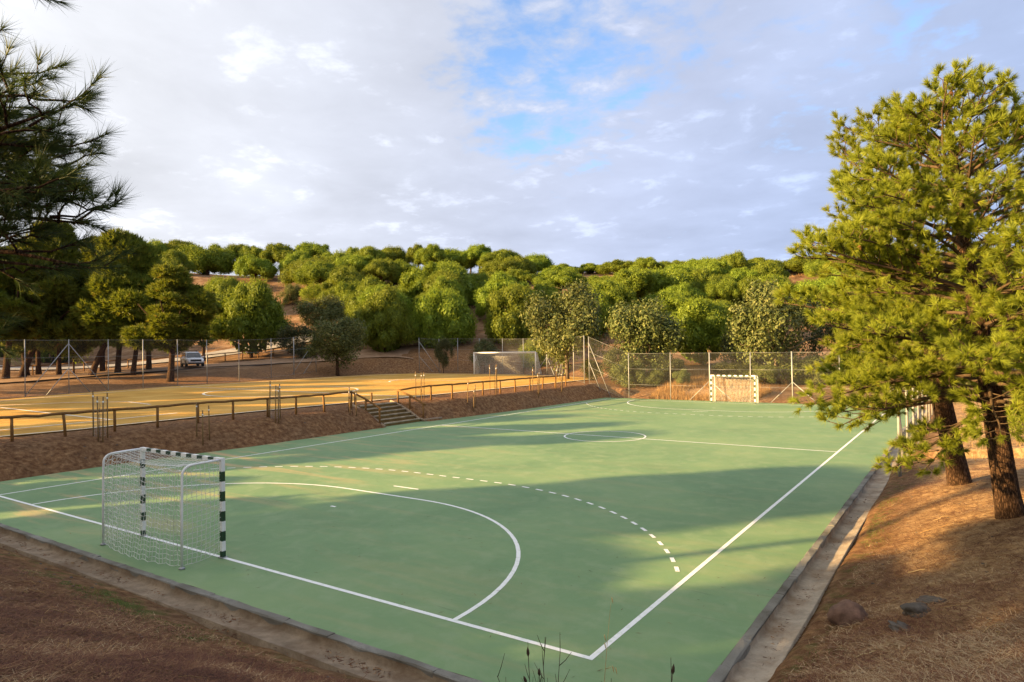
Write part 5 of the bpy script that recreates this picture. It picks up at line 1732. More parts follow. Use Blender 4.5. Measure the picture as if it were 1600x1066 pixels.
    (-143.99, 36.68, 'dome', 3.81, 22.58, 18.97, 'third pine from the left peeping between larger crowns half way up the hill', 'umbrella pines on the hill', {}),
    (-97.12, 22.19, 'round', 3.88, 13.72, 8.37, 'first pine from the left peeping between larger crowns low on the hill', 'umbrella pines on the hill', {}),
    (-131.16, 30.77, 'dome', 3.88, 16.64, 12.49, 'second pine from the left peeping between larger crowns half way up the hill', 'umbrella pines on the hill', {}),
    (-161.75, 51.1, 'dome', 4.22, 29.05, 25.71, 'sixth pine from the left peeping between larger crowns high on the hill', 'umbrella pines on the hill', {}),
    (-104.7, 38.9, 'dome', 4.67, 8.24, 5.18, 'eighth pine from the left peeping between larger crowns low on the hill', 'umbrella pines on the hill', {}),
    (-160.79, 66.83, 'dome', 4.58, 31.02, 27.65, 'tenth pine from the left peeping between larger crowns high on the hill', 'umbrella pines on the hill', {}),
    (-80.2, 33.64, 'round', 4.09, 9.78, 4.11, 'tenth pine from the left peeping between larger crowns low on the hill', 'umbrella pines on the hill', {}),
    (-43.31, 59.06, 'round', 4.04, 13.04, 6.7, 'twelfth pine from the left peeping between larger crowns low on the hill', 'umbrella pines on the hill', {}),
    (-137.33, 38.6, 'dome', 4.24, 20.84, 17.15, 'fourth pine from the left peeping between larger crowns half way up the hill', 'umbrella pines on the hill', {}),
    (-129.77, 48.64, 'dome', 2.98, 21.72, 18.6, 'eighth pine from the left peeping between larger crowns high on the hill', 'umbrella pines on the hill', {}),
    (-96.3, 27.1, 'round', 2.99, 12.02, 5.77, 'fourth pine from the left peeping between larger crowns low on the hill', 'umbrella pines on the hill', {}),
    (-140.29, 81.78, 'dome', 3.4, 30.34, 26.96, 'fifteenth pine from the left peeping between larger crowns high on the hill', 'umbrella pines on the hill', {}),
    (-91.36, 35.54, 'round', 4.95, 10.58, 4.73, 'ninth pine from the left peeping between larger crowns low on the hill', 'umbrella pines on the hill', {}),
    (-18.55, 75.26, 'round', 2.86, 11.74, 6.62, 'seventeenth pine from the left peeping between larger crowns low on the hill', 'umbrella pines on the hill', {}),
    (33.13, 137.99, 'dome', 3.86, 13.67, 9.99, 'twenty-eighth pine from the left peeping between larger crowns half way up the hill', 'umbrella pines on the hill', {}),
    (-100.75, 28.87, 'round', 2.82, 10.17, 4.13, 'fifth pine from the left peeping between larger crowns low on the hill', 'umbrella pines on the hill', {}),
    (17.49, 136.78, 'dome', 3.02, 17.01, 13.06, 'twenty-second pine from the left peeping between larger crowns half way up the hill', 'umbrella pines on the hill', {}),
    (-12.52, 87.47, 'round', 4.81, 12.27, 7.73, 'twentieth pine from the left peeping between larger crowns low on the hill', 'umbrella pines on the hill', {}),
    (-163.21, 41.64, 'dome', 4.8, 27.2, 24.0, 'second pine from the left peeping between larger crowns high on the hill', 'umbrella pines on the hill', {}),
    (34.87, 110.66, 'round', 4.92, 11.17, 4.93, 'thirty-first pine from the left peeping between larger crowns low on the hill', 'umbrella pines on the hill', {}),
    (23.87, 141.87, 'dome', 3.24, 16.83, 12.98, 'twenty-fifth pine from the left peeping between larger crowns half way up the hill', 'umbrella pines on the hill', {}),
    (-135.48, 57.48, 'dome', 3.21, 27.32, 24.21, 'twelfth pine from the left peeping between larger crowns high on the hill', 'umbrella pines on the hill', {}),
]
# ------------------------------------------------------------------ trees on the hill and round the pitches
for row in TREES:
    x, y, kind, R, zt, zb, label, group, extra = row
    tree(x, y, kind, R, zt, zb, label, group, **extra)

# shade trees: across-sun and along-sun position, kind, radius, top, base of crown, label
SHADE = [
    (24.5, -6, 'ragged', 3.0, 9.0, 2.8, 'pine on the near bank farthest to the right of the viewpoint'),
    (20.0, -9, 'ragged', 3.2, 9.0, 3.0, 'pine on the near bank just behind the viewpoint'),
    (15.9, -8, 'ragged', 3.1, 8.6, 3.0, 'pine on the near bank left of the viewpoint'),
    (11.75, -4, 'ragged', 1.3, 9.8, 7.4, 'slim bare trunk pine on the near bank'),
    (11.2, -1.5, 'round', 2.6, 3.75, 1.5, 'unseen low bush added on the near bank for its shade'),  # bush added out of view to shade the court near the goal line
    (7.7, -9, 'round', 2.5, 9.3, 2.5, 'broad pine on the near bank behind the near goal'),
    (5.4, -11, 'ragged', 2.5, 8.6, 2.5, 'pine on the near bank by the left court corner'),
    (0.3, -6.0, 'round', 2.3, 2.9, 0.9, 'unseen low bush added beside the left court corner for its shade'),  # bush added out of view to keep sun off the left corner
    (-5.5, -11, 'ragged', 3.2, 8.2, 2.3, 'pine beside the near end of the log railing'),
    (-9.5, -13, 'ragged', 3.0, 8.8, 3.6, 'pine at the near corner of the yellow pitch'),
    (-15.0, -15, 'ragged', 3.2, 9.0, 3.8, 'pine at the near end of the yellow pitch'),
    (-20.5, -17, 'ragged', 3.2, 9.0, 3.8, 'second pine at the near end of the yellow pitch'),
    (-27.0, -20, 'ragged', 4.0, 9.0, 4.0, 'third pine at the near end of the yellow pitch'),
    (-34.0, -22, 'ragged', 4.0, 9.5, 4.0, 'fourth pine at the near end of the yellow pitch'),
    (-41.0, -22, 'ragged', 4.0, 9.5, 4.0, 'pine at the far near corner of the yellow pitch'),
]
# ------------------------------------------------------------------ large pines with real branches
def pine_with_branches(root, trunk, radii, spec, needle_mat, bark, nlen=0.130, nwid=0.0092, per=38, tuft_gap=0.055, cones=()):
    """trunk: polyline in root space; spec: list of primaries (start point, direction, length, droop, density)"""
    tm = MB()
    tm.tube(trunk, radii, 12, jitter=0.05)
    tm.build('trunk', bark, root)
    bp, br = [], []          # primaries (10 points)
    sp_, sr_ = [], []        # secondaries (5)
    tp_, tr_ = [], []        # twigs (3)
    C, D = [], []
    for (s, d, ln, droop, den) in spec:
        s, d = np.asarray(s, float), np.asarray(d, float)
        d = d / np.linalg.norm(d)
        n = 10
        pts = [s]
        dd = d.copy()
        side_w = RNG.normal(scale=0.05, size=3)
        for k in range(n - 1):
            dd = dd + side_w / n + RNG.normal(scale=0.055, size=3) + np.array([0, 0, -droop / n * (1.6 - 2.0 * k / n)])
            dd /= np.linalg.norm(dd)
            pts.append(pts[-1] + dd * ln / (n - 1))
        pts = np.array(pts)
        bp.append(pts)
        r0 = 0.010 + 0.0125 * ln
        br.append(np.linspace(r0, 0.006, n))
        ns = max(3, int(ln * 5.2 * den))
        for j in range(ns):
            t = 0.24 + 0.76 * (j + RNG.uniform(0, 0.8)) / ns
            t = min(t, 0.99)
            q = t * (n - 1)
            k = min(int(q), n - 2)
            b = pts[k] + (pts[k + 1] - pts[k]) * (q - k)
            ax = pts[k + 1] - pts[k]
            ax /= np.linalg.norm(ax)
            sidev = np.cross(ax, [0, 0, 1.0])
            sidev /= np.linalg.norm(sidev) + 1e-9
            sgn = 1 if j % 2 else -1
            sdirn = ax * RNG.uniform(0.45, 0.9) + sidev * sgn * RNG.uniform(0.5, 0.95) + np.array([0, 0, RNG.uniform(-0.15, 0.5)])
            sdirn /= np.linalg.norm(sdirn)
            sl = (0.20 + 0.30 * ln * (1 - t) * 0.9 + 0.10 * RNG.uniform()) * RNG.uniform(0.8, 1.25)
            sl = min(sl, 1.15)
            up = np.array([0, 0, 0.25])
            P5 = np.array([b + sdirn * sl * u + up * sl * u * u * 0.6 + RNG.normal(scale=0.012, size=3) for u in np.linspace(0, 1, 5)])
            sp_.append(P5)
            sr_.append(np.linspace(0.008 + 0.004 * sl, 0.004, 5))
            nt = max(2, int(sl * 8.5))
            for m_ in range(nt):
                u = 0.35 + 0.65 * (m_ + 0.6) / nt
                q2 = min(u, 0.99) * 4
                k2 = int(q2)
                b2 = P5[k2] + (P5[min(k2 + 1, 4)] - P5[k2]) * (q2 - k2)
                ax2 = P5[min(k2 + 1, 4)] - P5[k2]
                ax2 /= np.linalg.norm(ax2) + 1e-9
                td = ax2 * 0.8 + RNG.normal(scale=0.55, size=3) + np.array([0, 0, 0.35])
                td /= np.linalg.norm(td)
                tl = RNG.uniform(0.07, 0.17)
                tp_.append([b2, b2 + td * tl * 0.5, b2 + td * tl])
                tr_.append([0.0042, 0.0036, 0.003])
                nn = max(2, int(tl / tuft_gap))
                for g in range(nn):
                    C.append(b2 + td * tl * (0.35 + 0.65 * (g + 1) / nn))
                    D.append(td)
            tipd = P5[-1] - P5[-2]
            tipd /= np.linalg.norm(tipd) + 1e-9
            for g in range(3):
                C.append(P5[-1] - tipd * 0.035 * g)
                D.append(tipd)
        tipd = pts[-1] - pts[-2]
        tipd /= np.linalg.norm(tipd)
        for g in range(4):
            C.append(pts[-1] - tipd * 0.035 * g)
            D.append(tipd)
    V1, F1 = tubes_np(np.array(bp), np.array(br), 6)
    V2, F2 = tubes_np(np.array(sp_), np.array(sr_), 4)
    V3, F3 = tubes_np(np.array(tp_), np.array(tr_), 3)
    V = np.concatenate([V1, V2, V3])
    link_mesh('branches', mesh_np('branches', V, [F1, F2 + len(V1), F3 + len(V1) + len(V2)], M['twig'] if needle_mat is not M['needle_dark'] else M['bark'], smooth=True), root)
    C, D = np.array(C), np.array(D)
    V, F, A = needle_tris(C, D, np.full(len(C), nlen), nwid, per, 0.42, 0.3)
    o = link_mesh('crown', mesh_np('crown', V, [F], needle_mat, attr=A), root)
    return len(C)


def path_at(trunk, z):
    T = np.asarray(trunk)
    return np.array([np.interp(z, T[:, 2], T[:, 0]), np.interp(z, T[:, 2], T[:, 1]), z])


def whorl_spec(trunk, z0, z1, n, prof, up, dens=1.0, az0=0.0, az_keep=None, droop=0.25):
    out = []
    for i in range(n):
        t = (i + RNG.uniform(0, 0.9)) / n
        z = z0 + (z1 - z0) * t
        az = az0 + i * 2.39996 + RNG.normal(scale=0.2)
        L = np.interp(t, prof[0], prof[1]) * RNG.uniform(0.82, 1.15)
        u = np.interp(t, [0, 1], up) + RNG.normal(scale=0.08)
        s = path_at(trunk, z)
        out.append((s, (math.cos(az), math.sin(az), u), L, droop * (1 - t) + 0.03, dens))
    return out


# the big pine on the right bank
bx, by = 24.5, 7.4
bz = gz(bx, by)
big = empty('pine_tree', (bx, by, bz))
tag(big, 'tall sunlit pine on the right bank with the nearest dark trunk', 'tree', 'pines on the right bank')
def off(r, z):
    return np.array([CR[0] * r, CR[1] * r, z - bz])
tr1 = [off(0.05, bz - 0.4), off(0.0, bz + 0.05), off(-0.06, bz + 0.5), off(-0.26, 2.9), off(-0.49, 4.5), off(-0.73, 6.0), off(-0.90, 7.5), off(-1.0, 8.5), off(-1.03, 9.05)]
rad1 = [0.32, 0.225, 0.195, 0.172, 0.15, 0.115, 0.075, 0.04, 0.012]
spec = whorl_spec(tr1, 2.9 - bz, 8.25 - bz, 84, ([0, .1, .3, .55, .8, 1], [2.5, 3.1, 3.1, 2.6, 1.9, 0.85]), (0.05, 0.62), 1.25, 0.3)
# long low boughs reaching out over the court
for (z, ddx, ddf, L, up, dr) in [(3.2, -1, -0.15, 3.3, -0.03, 0.30), (3.6, -1, 0.1, 3.6, 0.02, 0.22), (4.1, -1, -0.3, 3.4, 0.10, 0.2), (4.5, -1, 0.25, 3.5, 0.12, 0.2), (3.0, -0.9, -0.5, 2.6, -0.14, 0.35), (3.1, -1, 0.4, 2.9, -0.10, 0.35), (5.0, -1, -0.05, 3.2, 0.2, 0.15),
                                 (2.8, -0.8, -0.25, 2.2, -0.10, 0.5), (5.4, -1, -0.3, 3.0, 0.25, 0.12), (3.3, -0.55, -0.9, 2.6, 0.0, 0.3), (4.0, -0.5, -1.0, 2.6, 0.08, 0.25), (3.9, 0.2, -1.0, 2.4, 0.1, 0.25), (3.4, 0.7, -0.8, 2.6, 0.05, 0.3)]:
    d = CR * ddx + CF * ddf
    spec.append((path_at(tr1, z - bz), (d[0], d[1], up), L, dr, 1.1))
n1 = pine_with_branches(big, tr1, rad1, spec, M['needle'], M['bark'])
# cones near the leader and the left tips
for (r, f, z) in [(-0.93, -0.12, 8.9), (-1.0, -0.1, 8.75), (-0.3, -0.3, 8.3), (-2.9, -0.3, 6.0), (-2.86, -0.35, 5.9), (-1.9, -0.5, 5.6)]:
    p = CR * r + CF * f
    p = np.array([p[0], p[1], z - bz])
    q = p + np.array([0.02, 0.01, -0.05])
    m = MB()
    m.tube([p, p + (q - p) * 0.35, p + (q - p) * 1.2, p + (q - p) * 2.1], [0.012, 0.036, 0.030, 0.006], 7, jitter=0.12)
    m.build('cone', M['cone'], big)

# the second pine behind it
b2x, b2y = 23.68, 12.0
b2z = gz(b2x, b2y)
second = empty('pine_tree', (b2x, b2y, b2z))
tag(second, 'slimmer leaning pine behind the nearest trunk beside the wire fence', 'tree', 'pines on the right bank')
def off2(r, z):
    return np.array([CR[0] * r, CR[1] * r, z - b2z])
tr2 = [off2(0.05, b2z - 0.4), off2(0.0, b2z + 0.05), off2(-0.1, b2z + 0.6), off2(-0.38, 2.6), off2(-0.85, 4.8), off2(-1.35, 6.9), off2(-1.75, 8.5), off2(-1.88, 9.3)]
rad2 = [0.36, 0.27, 0.235, 0.205, 0.16, 0.11, 0.055, 0.012]
spec = whorl_spec(tr2, 2.9 - b2z, 9.2 - b2z, 58, ([0, .15, .4, .7, .9, 1], [2.0, 2.5, 2.3, 1.9, 1.5, 0.9]), (0.05, 1.0), 0.95, 1.1)
for (z, ddx, ddf, L, up, dr) in [(3.3, -1, -0.1, 2.6, 0.0, 0.3), (4.0, -1, 0.2, 2.8, 0.06, 0.2), (2.8, -1, -0.3, 2.3, -0.1, 0.4), (4.6, -1, -0.3, 2.6, 0.15, 0.15)]:
    d = CR * ddx + CF * ddf
    spec.append((path_at(tr2, z - b2z), (d[0], d[1], up), L, dr, 1.0))
n2 = pine_with_branches(second, tr2, rad2, spec, M['needle'], M['bark'], 0.15, 0.010, 30)

# pine whose boughs hang into the upper left corner; its trunk stands just outside the view
lx, ly = 17.3, -7.1
lz = gz(lx, ly)
hang = empty('pine_tree', (lx, ly, lz))
tag(hang, 'dark shaded pine boughs with long needles hanging into the upper left corner', 'tree')
O = np.array([lx, ly, lz])
trl = [(0, 0, -0.4), (0, 0, 0.1), (0.02, 0, 1.0), (0.06, 0.02, 2.5), (0.1, 0.0, 4.0), (0.12, 0.03, 5.5), (0.1, 0.0, 7.0)]
radl = [0.3, 0.21, 0.18, 0.16, 0.13, 0.09, 0.03]
spec = []
# boughs: height on the trunk, end point in world space
for (z, ex, ey, ez, den, dr) in [
        (6.02, 18.82, -6.22, 5.77, 1.10, 0.10), (5.79, 18.71, -6.29, 5.54, 1.30, 0.10), (5.80, 19.38, -6.20, 5.55, 1.00, 0.20), (5.57, 19.50, -6.11, 5.32, 1.20, 0.15),
        (5.51, 19.42, -6.17, 5.26, 1.50, 0.10), (5.72, 18.95, -6.12, 5.47, 1.60, 0.10), (5.28, 19.51, -6.10, 5.03, 1.10, 0.25), (5.34, 19.40, -6.18, 5.09, 1.50, 0.20),
        (5.45, 18.95, -6.12, 5.20, 1.60, 0.10), (5.56, 18.85, -6.19, 5.31, 1.60, 0.10), (5.26, 18.98, -6.10, 5.01, 1.10, 0.20), (5.31, 18.81, -6.21, 5.06, 1.30, 0.10),
        (5.05, 19.39, -6.18, 4.80, 0.50, -0.10), (5.16, 19.47, -6.12, 4.41, 0.60, -0.15), (5.37, 18.97, -6.10, 4.62, 0.60, -0.10), (5.54, 18.80, -6.21, 4.79, 0.80, 0.00),
        (6.90, 18.80, -6.24, 6.77, 0.40, 0.20), (6.87, 19.65, -6.03, 6.62, 0.45, 0.10), (5.04, 18.72, -6.26, 4.29, 0.50, -0.10)]:
    s = np.array([0.1, 0.0, z - lz])
    e = np.array([ex, ey, ez]) - O
    d = e - s
    ln = np.linalg.norm(d)
    d = d / ln
    spec.append((s, (d[0], d[1], d[2] + dr * 0.35), ln * 1.0, dr, den * 1.0))
for i in range(8):
    az = 2.4 + i * 0.27
    spec.append(((0.1, 0, 3.0 + 0.28 * i * 0.9 + 0.2), (math.cos(az), math.sin(az), 0.25), 2.4 - 0.07 * i, 0.2, 0.8))
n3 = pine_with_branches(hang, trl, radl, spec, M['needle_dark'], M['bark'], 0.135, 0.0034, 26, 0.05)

# ------------------------------------------------------------------ pines standing outside the view whose shade falls on the court
def st_pos(s, t):
    return s * 0.78 - (-t) * 0.63, -s * 0.63 + t * 0.78


for (s, t, kind, R, zt, zb, lab) in SHADE:
    x, y = st_pos(s, t)
    tree(x, y, kind, R, zt, zb, lab, 'pines on the near bank', r0=0.16)
# ------------------------------------------------------------------ stones, litter, grasses and dry stems
def rock_mesh(name, seed, sx, sy, sz, mat_, rough=0.22):
    import bmesh
    bm = bmesh.new()
    bmesh.ops.create_icosphere(bm, subdivisions=4, radius=1.0)
    co = np.array([v.co[:] for v in bm.verts])
    f = fbm(co[:, 0] * 1.3 + seed, co[:, 1] * 1.3 + co[:, 2] * 1.7, 4, seed) * rough * 2.2
    g = np.abs(fbm(co[:, 0] * 2.2 - co[:, 2] + seed, co[:, 1] * 2.0 + seed, 3, seed + 5)) * rough
    co = co * (1 + f - g)[:, None]
    co[:, 2] = np.where(co[:, 2] < -0.45, -0.45, co[:, 2])
    co *= (sx, sy, sz)
    for v, c in zip(bm.verts, co):
        v.co = c
    me = bpy.data.meshes.new(name)
    for fc in bm.faces:
        fc.smooth = True
    bm.to_mesh(me)
    bm.free()
    me.materials.append(mat_)
    return me


o = link_mesh('boulder', rock_mesh('boulder', 3, 0.27, 0.21, 0.24, M['rock'], 0.20))
o.location = (22.42, 2.75, gz(22.42, 2.75) + 0.07)
o.rotation_euler = (0, 0, 0.5)
tag(o, 'rounded reddish boulder lying on the needle bank beside the drain', 'boulder')
for (x, y, s, seed, lab) in [(23.35, 2.6, 0.30, 8, 'largest grey rock half buried in the right bank'), (23.55, 2.95, 0.22, 9, 'small grey rock behind the largest rock of the right bank'), (23.2, 1.95, 0.18, 12, 'small grey rock in front of the largest rock of the right bank')]:
    o = link_mesh('rock', rock_mesh('rock', seed, s * 1.25, s * 0.8, s * 0.42, M['greyrock'], 0.4))
    o.location = (x, y, gz(x, y) - 0.01)
    o.location.z -= s * 0.12
    o.rotation_euler = (0.1, 0.15, seed)
    tag(o, lab, 'rock', 'rocks on the right bank')
for (x, y, s, seed, lab) in [(4.2, -3.6, 0.34, 14, 'grey rock half buried at the left edge of the needle slope'), (6.2, -3.0, 0.20, 15, 'flat pale stone among the grass beside the drain')]:
    o = link_mesh('rock', rock_mesh('rock', seed, s, s * 0.7, s * 0.4, M['greyrock'], 0.3))
    o.location = (x, y, gz(x, y) + 0.02)
    tag(o, lab, 'rock', 'rocks by the near drain')

# loose stones scattered on the slopes: one mass of small geometry
pebs = MB()
def peb(x, y, s):
    z = gz(x, y)
    v = sph(9) * s * RNG.uniform(0.6, 1.1, (9, 1)) * np.array([1, 0.8, 0.6])
    ring = np.array([(math.cos(a), math.sin(a), 0) for a in np.linspace(0, 2 * math.pi, 6)[:-1]]) * s * RNG.uniform(0.7, 1.15, (5, 1))
    top = np.array([[0.1 * s, 0, 0.55 * s]])
    V = np.concatenate([ring * (1, 0.8, 1), ring * (0.7, 0.6, 1) + (0, 0, 0.4 * s), top]) + (x, y, z)
    F3 = [[5 + i, 5 + (i + 1) % 5, 10] for i in range(5)]
    F4 = [[i, (i + 1) % 5, 5 + (i + 1) % 5, 5 + i] for i in range(5)]
    pebs.add(V, F4)
    pebs.add(V, F3)
for _ in range(260):
    u = random.random()
    if u < 0.35:
        peb(random.uniform(-4.6, -2.2), random.uniform(0, 40), random.uniform(0.02, 0.06))
    elif u < 0.7:
        peb(random.uniform(2, 18), random.uniform(-4.6, -2.3), random.uniform(0.012, 0.04))
    else:
        peb(random.uniform(22.1, 24.6), random.uniform(0, 16), random.uniform(0.012, 0.035))
tag(pebs.build('stones', M['greyrock']), 'small loose stones scattered over the earth banks', 'stones', kind='stuff')


def scatter(n, box, wfun):
    out = []
    need = n
    while need > 0:
        x = RNG.uniform(box[0], box[1], need * 3)
        y = RNG.uniform(box[2], box[3], need * 3)
        k = RNG.uniform(0, 1, need * 3) < wfun(x, y)
        out.append(np.stack([x[k], y[k]], 1)[:need])
        need -= len(out[-1])
    return np.concatenate(out)


def blades(P, zoff, length, width, elev, az=None):
    """flat thin blades lying on or standing from the ground"""
    n = len(P)
    z = ground_z(P[:, 0], P[:, 1]) + zoff
    az = RNG.uniform(0, 2 * math.pi, n) if az is None else az
    ln = length * RNG.uniform(0.55, 1.25, n)
    el = elev
    d = np.stack([np.cos(az) * np.cos(el), np.sin(az) * np.cos(el), np.sin(el)], 1)
    s = np.stack([-np.sin(az), np.cos(az), 0 * az], 1) * (width * RNG.uniform(0.7, 1.3, n))[:, None]
    b = np.c_[P, z]
    bend = np.stack([0 * az, 0 * az, -0.18 * ln * np.abs(np.sin(el))], 1)
    V = np.stack([b - s * 0.7, b + s * 0.7, b + d * ln[:, None] + bend], 1)
    i = np.arange(n) * 3
    F = np.stack([i, i + 1, i + 2], 1)
    return V.reshape(-1, 3), F


def dist_w(x, y, p0=4.0):
    d = np.hypot(x - CAM[0], y - CAM[1])
    return np.clip((p0 / np.maximum(d, 1.0)) ** 1.3, 0, 1)


# fallen needles on the near slope and the right bank
Pn = scatter(170000, (2, 23, -8.8, -2.3), lambda x, y: dist_w(x, y, 4.5) * smooth((-2.2 - 0.5 * smooth((15 - x) / 3) - y) / 0.6) * (0.35 + 0.65 * vnoise(x * 1.1, y * 1.1, 3)))
Pr = scatter(110000, (22.0, 27.5, -4.5, 17), lambda x, y: dist_w(x, y, 6.0) * smooth((x - 22.0) / 0.5) * (0.3 + 0.7 * vnoise(x * 1.3, y * 1.3, 5)))
Pb = scatter(16000, (-5.2, -1.9, -2, 40), lambda x, y: 0.3 + 0.7 * vnoise(x, y, 9))
# clumped: needles lie in matted tufts
Pq = np.concatenate([scatter(1300, (2, 19, -2.1, -1.55), lambda x, y: dist_w(x, y, 9.0) * smooth((vnoise(x * 1.5, y * 3, 61) - 0.2) / 0.6)), scatter(700, (21.45, 21.95, -1, 16), lambda x, y: dist_w(x, y, 9.0) * smooth((vnoise(x * 3, y * 1.2, 63) - 0.3) / 0.6))])
Pall = np.concatenate([Pn, Pr, Pb])
lens = np.concatenate([np.full(len(Pn), 0.14), np.full(len(Pr), 0.15), np.full(len(Pb), 0.22)])
wid = np.concatenate([np.full(len(Pn), 0.0052), np.full(len(Pr), 0.0062), np.full(len(Pb), 0.010)])
el = np.abs(RNG.normal(scale=0.16, size=len(Pall)))
n = len(Pall)
V, F = blades(Pall, 0.008 + 0.02 * RNG.uniform(0, 1, n), lens, wid, el)
base_r = vnoise(Pall[:, 0] * 1.7, Pall[:, 1] * 1.7, 31) * 0.45 + RNG.uniform(0, 0.68, n)
base_r[len(Pn):len(Pn) + len(Pr)] += 0.17
o = link_mesh('needle_litter', mesh_np('needle_litter', V, [F], M['litter'], attr=np.repeat(np.clip(base_r, 0, 1), 3)))
V, F = blades(Pq, 0.0, np.full(len(Pq), 0.08), np.full(len(Pq), 0.007), np.abs(RNG.normal(scale=0.1, size=len(Pq))))
V[:, 2] = np.where(V[:, 0].repeat(1) > 21.3, -0.105, -0.10) + 0.02 * RNG.uniform(0, 1, len(V))
o2 = link_mesh('drain_litter', mesh_np('drain_litter', V, [F], M['litter'], attr=np.repeat(RNG.uniform(0.1, 0.9, len(Pq)), 3)))
tag(o2, 'fallen needles gathered in the concrete drain', 'needles', kind='stuff')
tag(o, 'brown fallen pine needles matted over the banks', 'needles', kind='stuff')

# fallen twigs among the needles
Pt = np.concatenate([scatter(420, (4, 23, -8, -2.6), lambda x, y: dist_w(x, y, 7.0)), scatter(160, (22.6, 26.5, -3, 14), lambda x, y: dist_w(x, y, 8.0))])
az = RNG.uniform(0, 2 * math.pi, len(Pt))
tl = RNG.uniform(0.10, 0.34, len(Pt))
TP = []
for (x, y), q, l_ in zip(Pt, az, tl):
    b = np.array([x, y, 0])
    bend = RNG.normal(scale=0.10 * l_, size=(4, 3))
    pp = np.array([b + np.array([math.cos(q), math.sin(q), 0]) * l_ * u for u in (0, 0.33, 0.66, 1)]) + bend
    pp[:, 2] = ground_z(pp[:, 0], pp[:, 1]) + 0.018 + np.abs(bend[:, 2])
    TP.append(pp)
TP = np.array(TP)
V, F = tubes_np(TP, np.repeat(RNG.uniform(0.0016, 0.0045, (len(TP), 1)), 4, 1), 4)
o = link_mesh('twigs', mesh_np('twigs', V, [F], M['litter'], attr=np.repeat(RNG.uniform(0.55, 1.0, len(TP)), 16)))
tag(o, 'pale broken twigs lying among the fallen needles', 'twigs', kind='stuff')

# leaf and needle bits blown onto the court
Pc = np.stack([RNG.uniform(-1.5, 21.1, 520), np.abs(RNG.normal(scale=9, size=520)) - 1.0], 1)
Pc = Pc[(Pc[:, 1] < 40)]
n = len(Pc)
az = RNG.uniform(0, 2 * math.pi, n)
ln = RNG.uniform(0.01, 0.06, n)
wd = RNG.uniform(0.002, 0.007, n)
d = np.stack([np.cos(az), np.sin(az), 0 * az], 1) * ln[:, None]
s = np.stack([-np.sin(az), np.cos(az), 0 * az], 1) * wd[:, None]
b = np.c_[Pc, np.full(n, 0.010)]
V = np.stack([b - d, b - s, b + d + (0, 0, 0.006), b + s], 1)
i = np.arange(n) * 4
o = link_mesh('leaf_litter', mesh_np('leaf_litter', V, [np.stack([i, i + 1, i + 2, i + 3], 1)], M['litter'], attr=np.repeat(RNG.uniform(0, 0.75, n), 4)))
tag(o, 'dark bits of leaf and needle scattered on the green court', 'leaf litter', kind='stuff')
m = MB()
m.add([(20.03, 3.72, 0.02), (20.09, 3.70, 0.035), (20.11, 3.76, 0.02), (20.05, 3.78, 0.03)], [[0, 1, 2, 3]])
m2 = m

# short green grass beside the drains
Pg = scatter(5000, (0, 19, -3.5, -2.15), lambda x, y: np.exp(-((y + 2.75) / 0.35) ** 2) * smooth((vnoise(x * 1.4, y * 1.4, 41) - 0.45) / 0.2))
Pg2 = scatter(2500, (22.0, 22.9, 0, 20), lambda x, y: np.exp(-((x - 22.2) / 0.25) ** 2) * smooth((vnoise(x * 1.2, y * 0.9, 43) - 0.5) / 0.15))
P_ = np.concatenate([Pg, Pg2])
V, F = blades(P_, -0.005, np.full(len(P_), 0.05), np.full(len(P_), 0.006), RNG.uniform(0.5, 1.4, len(P_)))
o = link_mesh('grass', mesh_np('grass', V, [F], M['greengrass'], attr=np.repeat(RNG.uniform(0, 1, len(P_)), 3)))
tag(o, 'short green grass growing beside the drain', 'grass', kind='stuff')

# tall dry grass behind the far fence and on the right
Pd = scatter(13000, (2.5, 11, 42.9, 54), lambda x, y: smooth((vnoise(x * 0.35, y * 0.35, 51) - 0.25) / 0.3))
Pd2 = scatter(6000, (23.5, 40, 17, 46), lambda x, y: smooth((vnoise(x * 0.4, y * 0.4, 53) - 0.35) / 0.25))
Pd3 = scatter(9000, (-90, 10, 70, 150), lambda x, y: smooth((vnoise(x * 0.12, y * 0.12, 57) - 0.45) / 0.2))
P_ = np.concatenate([Pd, Pd2, Pd3])
ln = np.concatenate([np.full(len(Pd), 0.75), np.full(len(Pd2), 0.42), np.full(len(Pd3), 0.6)])
wd = np.concatenate([np.full(len(Pd), 0.022), np.full(len(Pd2), 0.014), np.full(len(Pd3), 0.07)])
V, F = blades(P_, -0.02, ln, wd, RNG.uniform(0.9, 1.5, len(P_)))
o = link_mesh('dry_grass', mesh_np('dry_grass', V, [F], M['grass'], attr=np.repeat(RNG.uniform(0, 1, len(P_)), 3)))
tag(o, 'tall straw coloured dry grass behind the far wire fence', 'dry grass', kind='stuff')

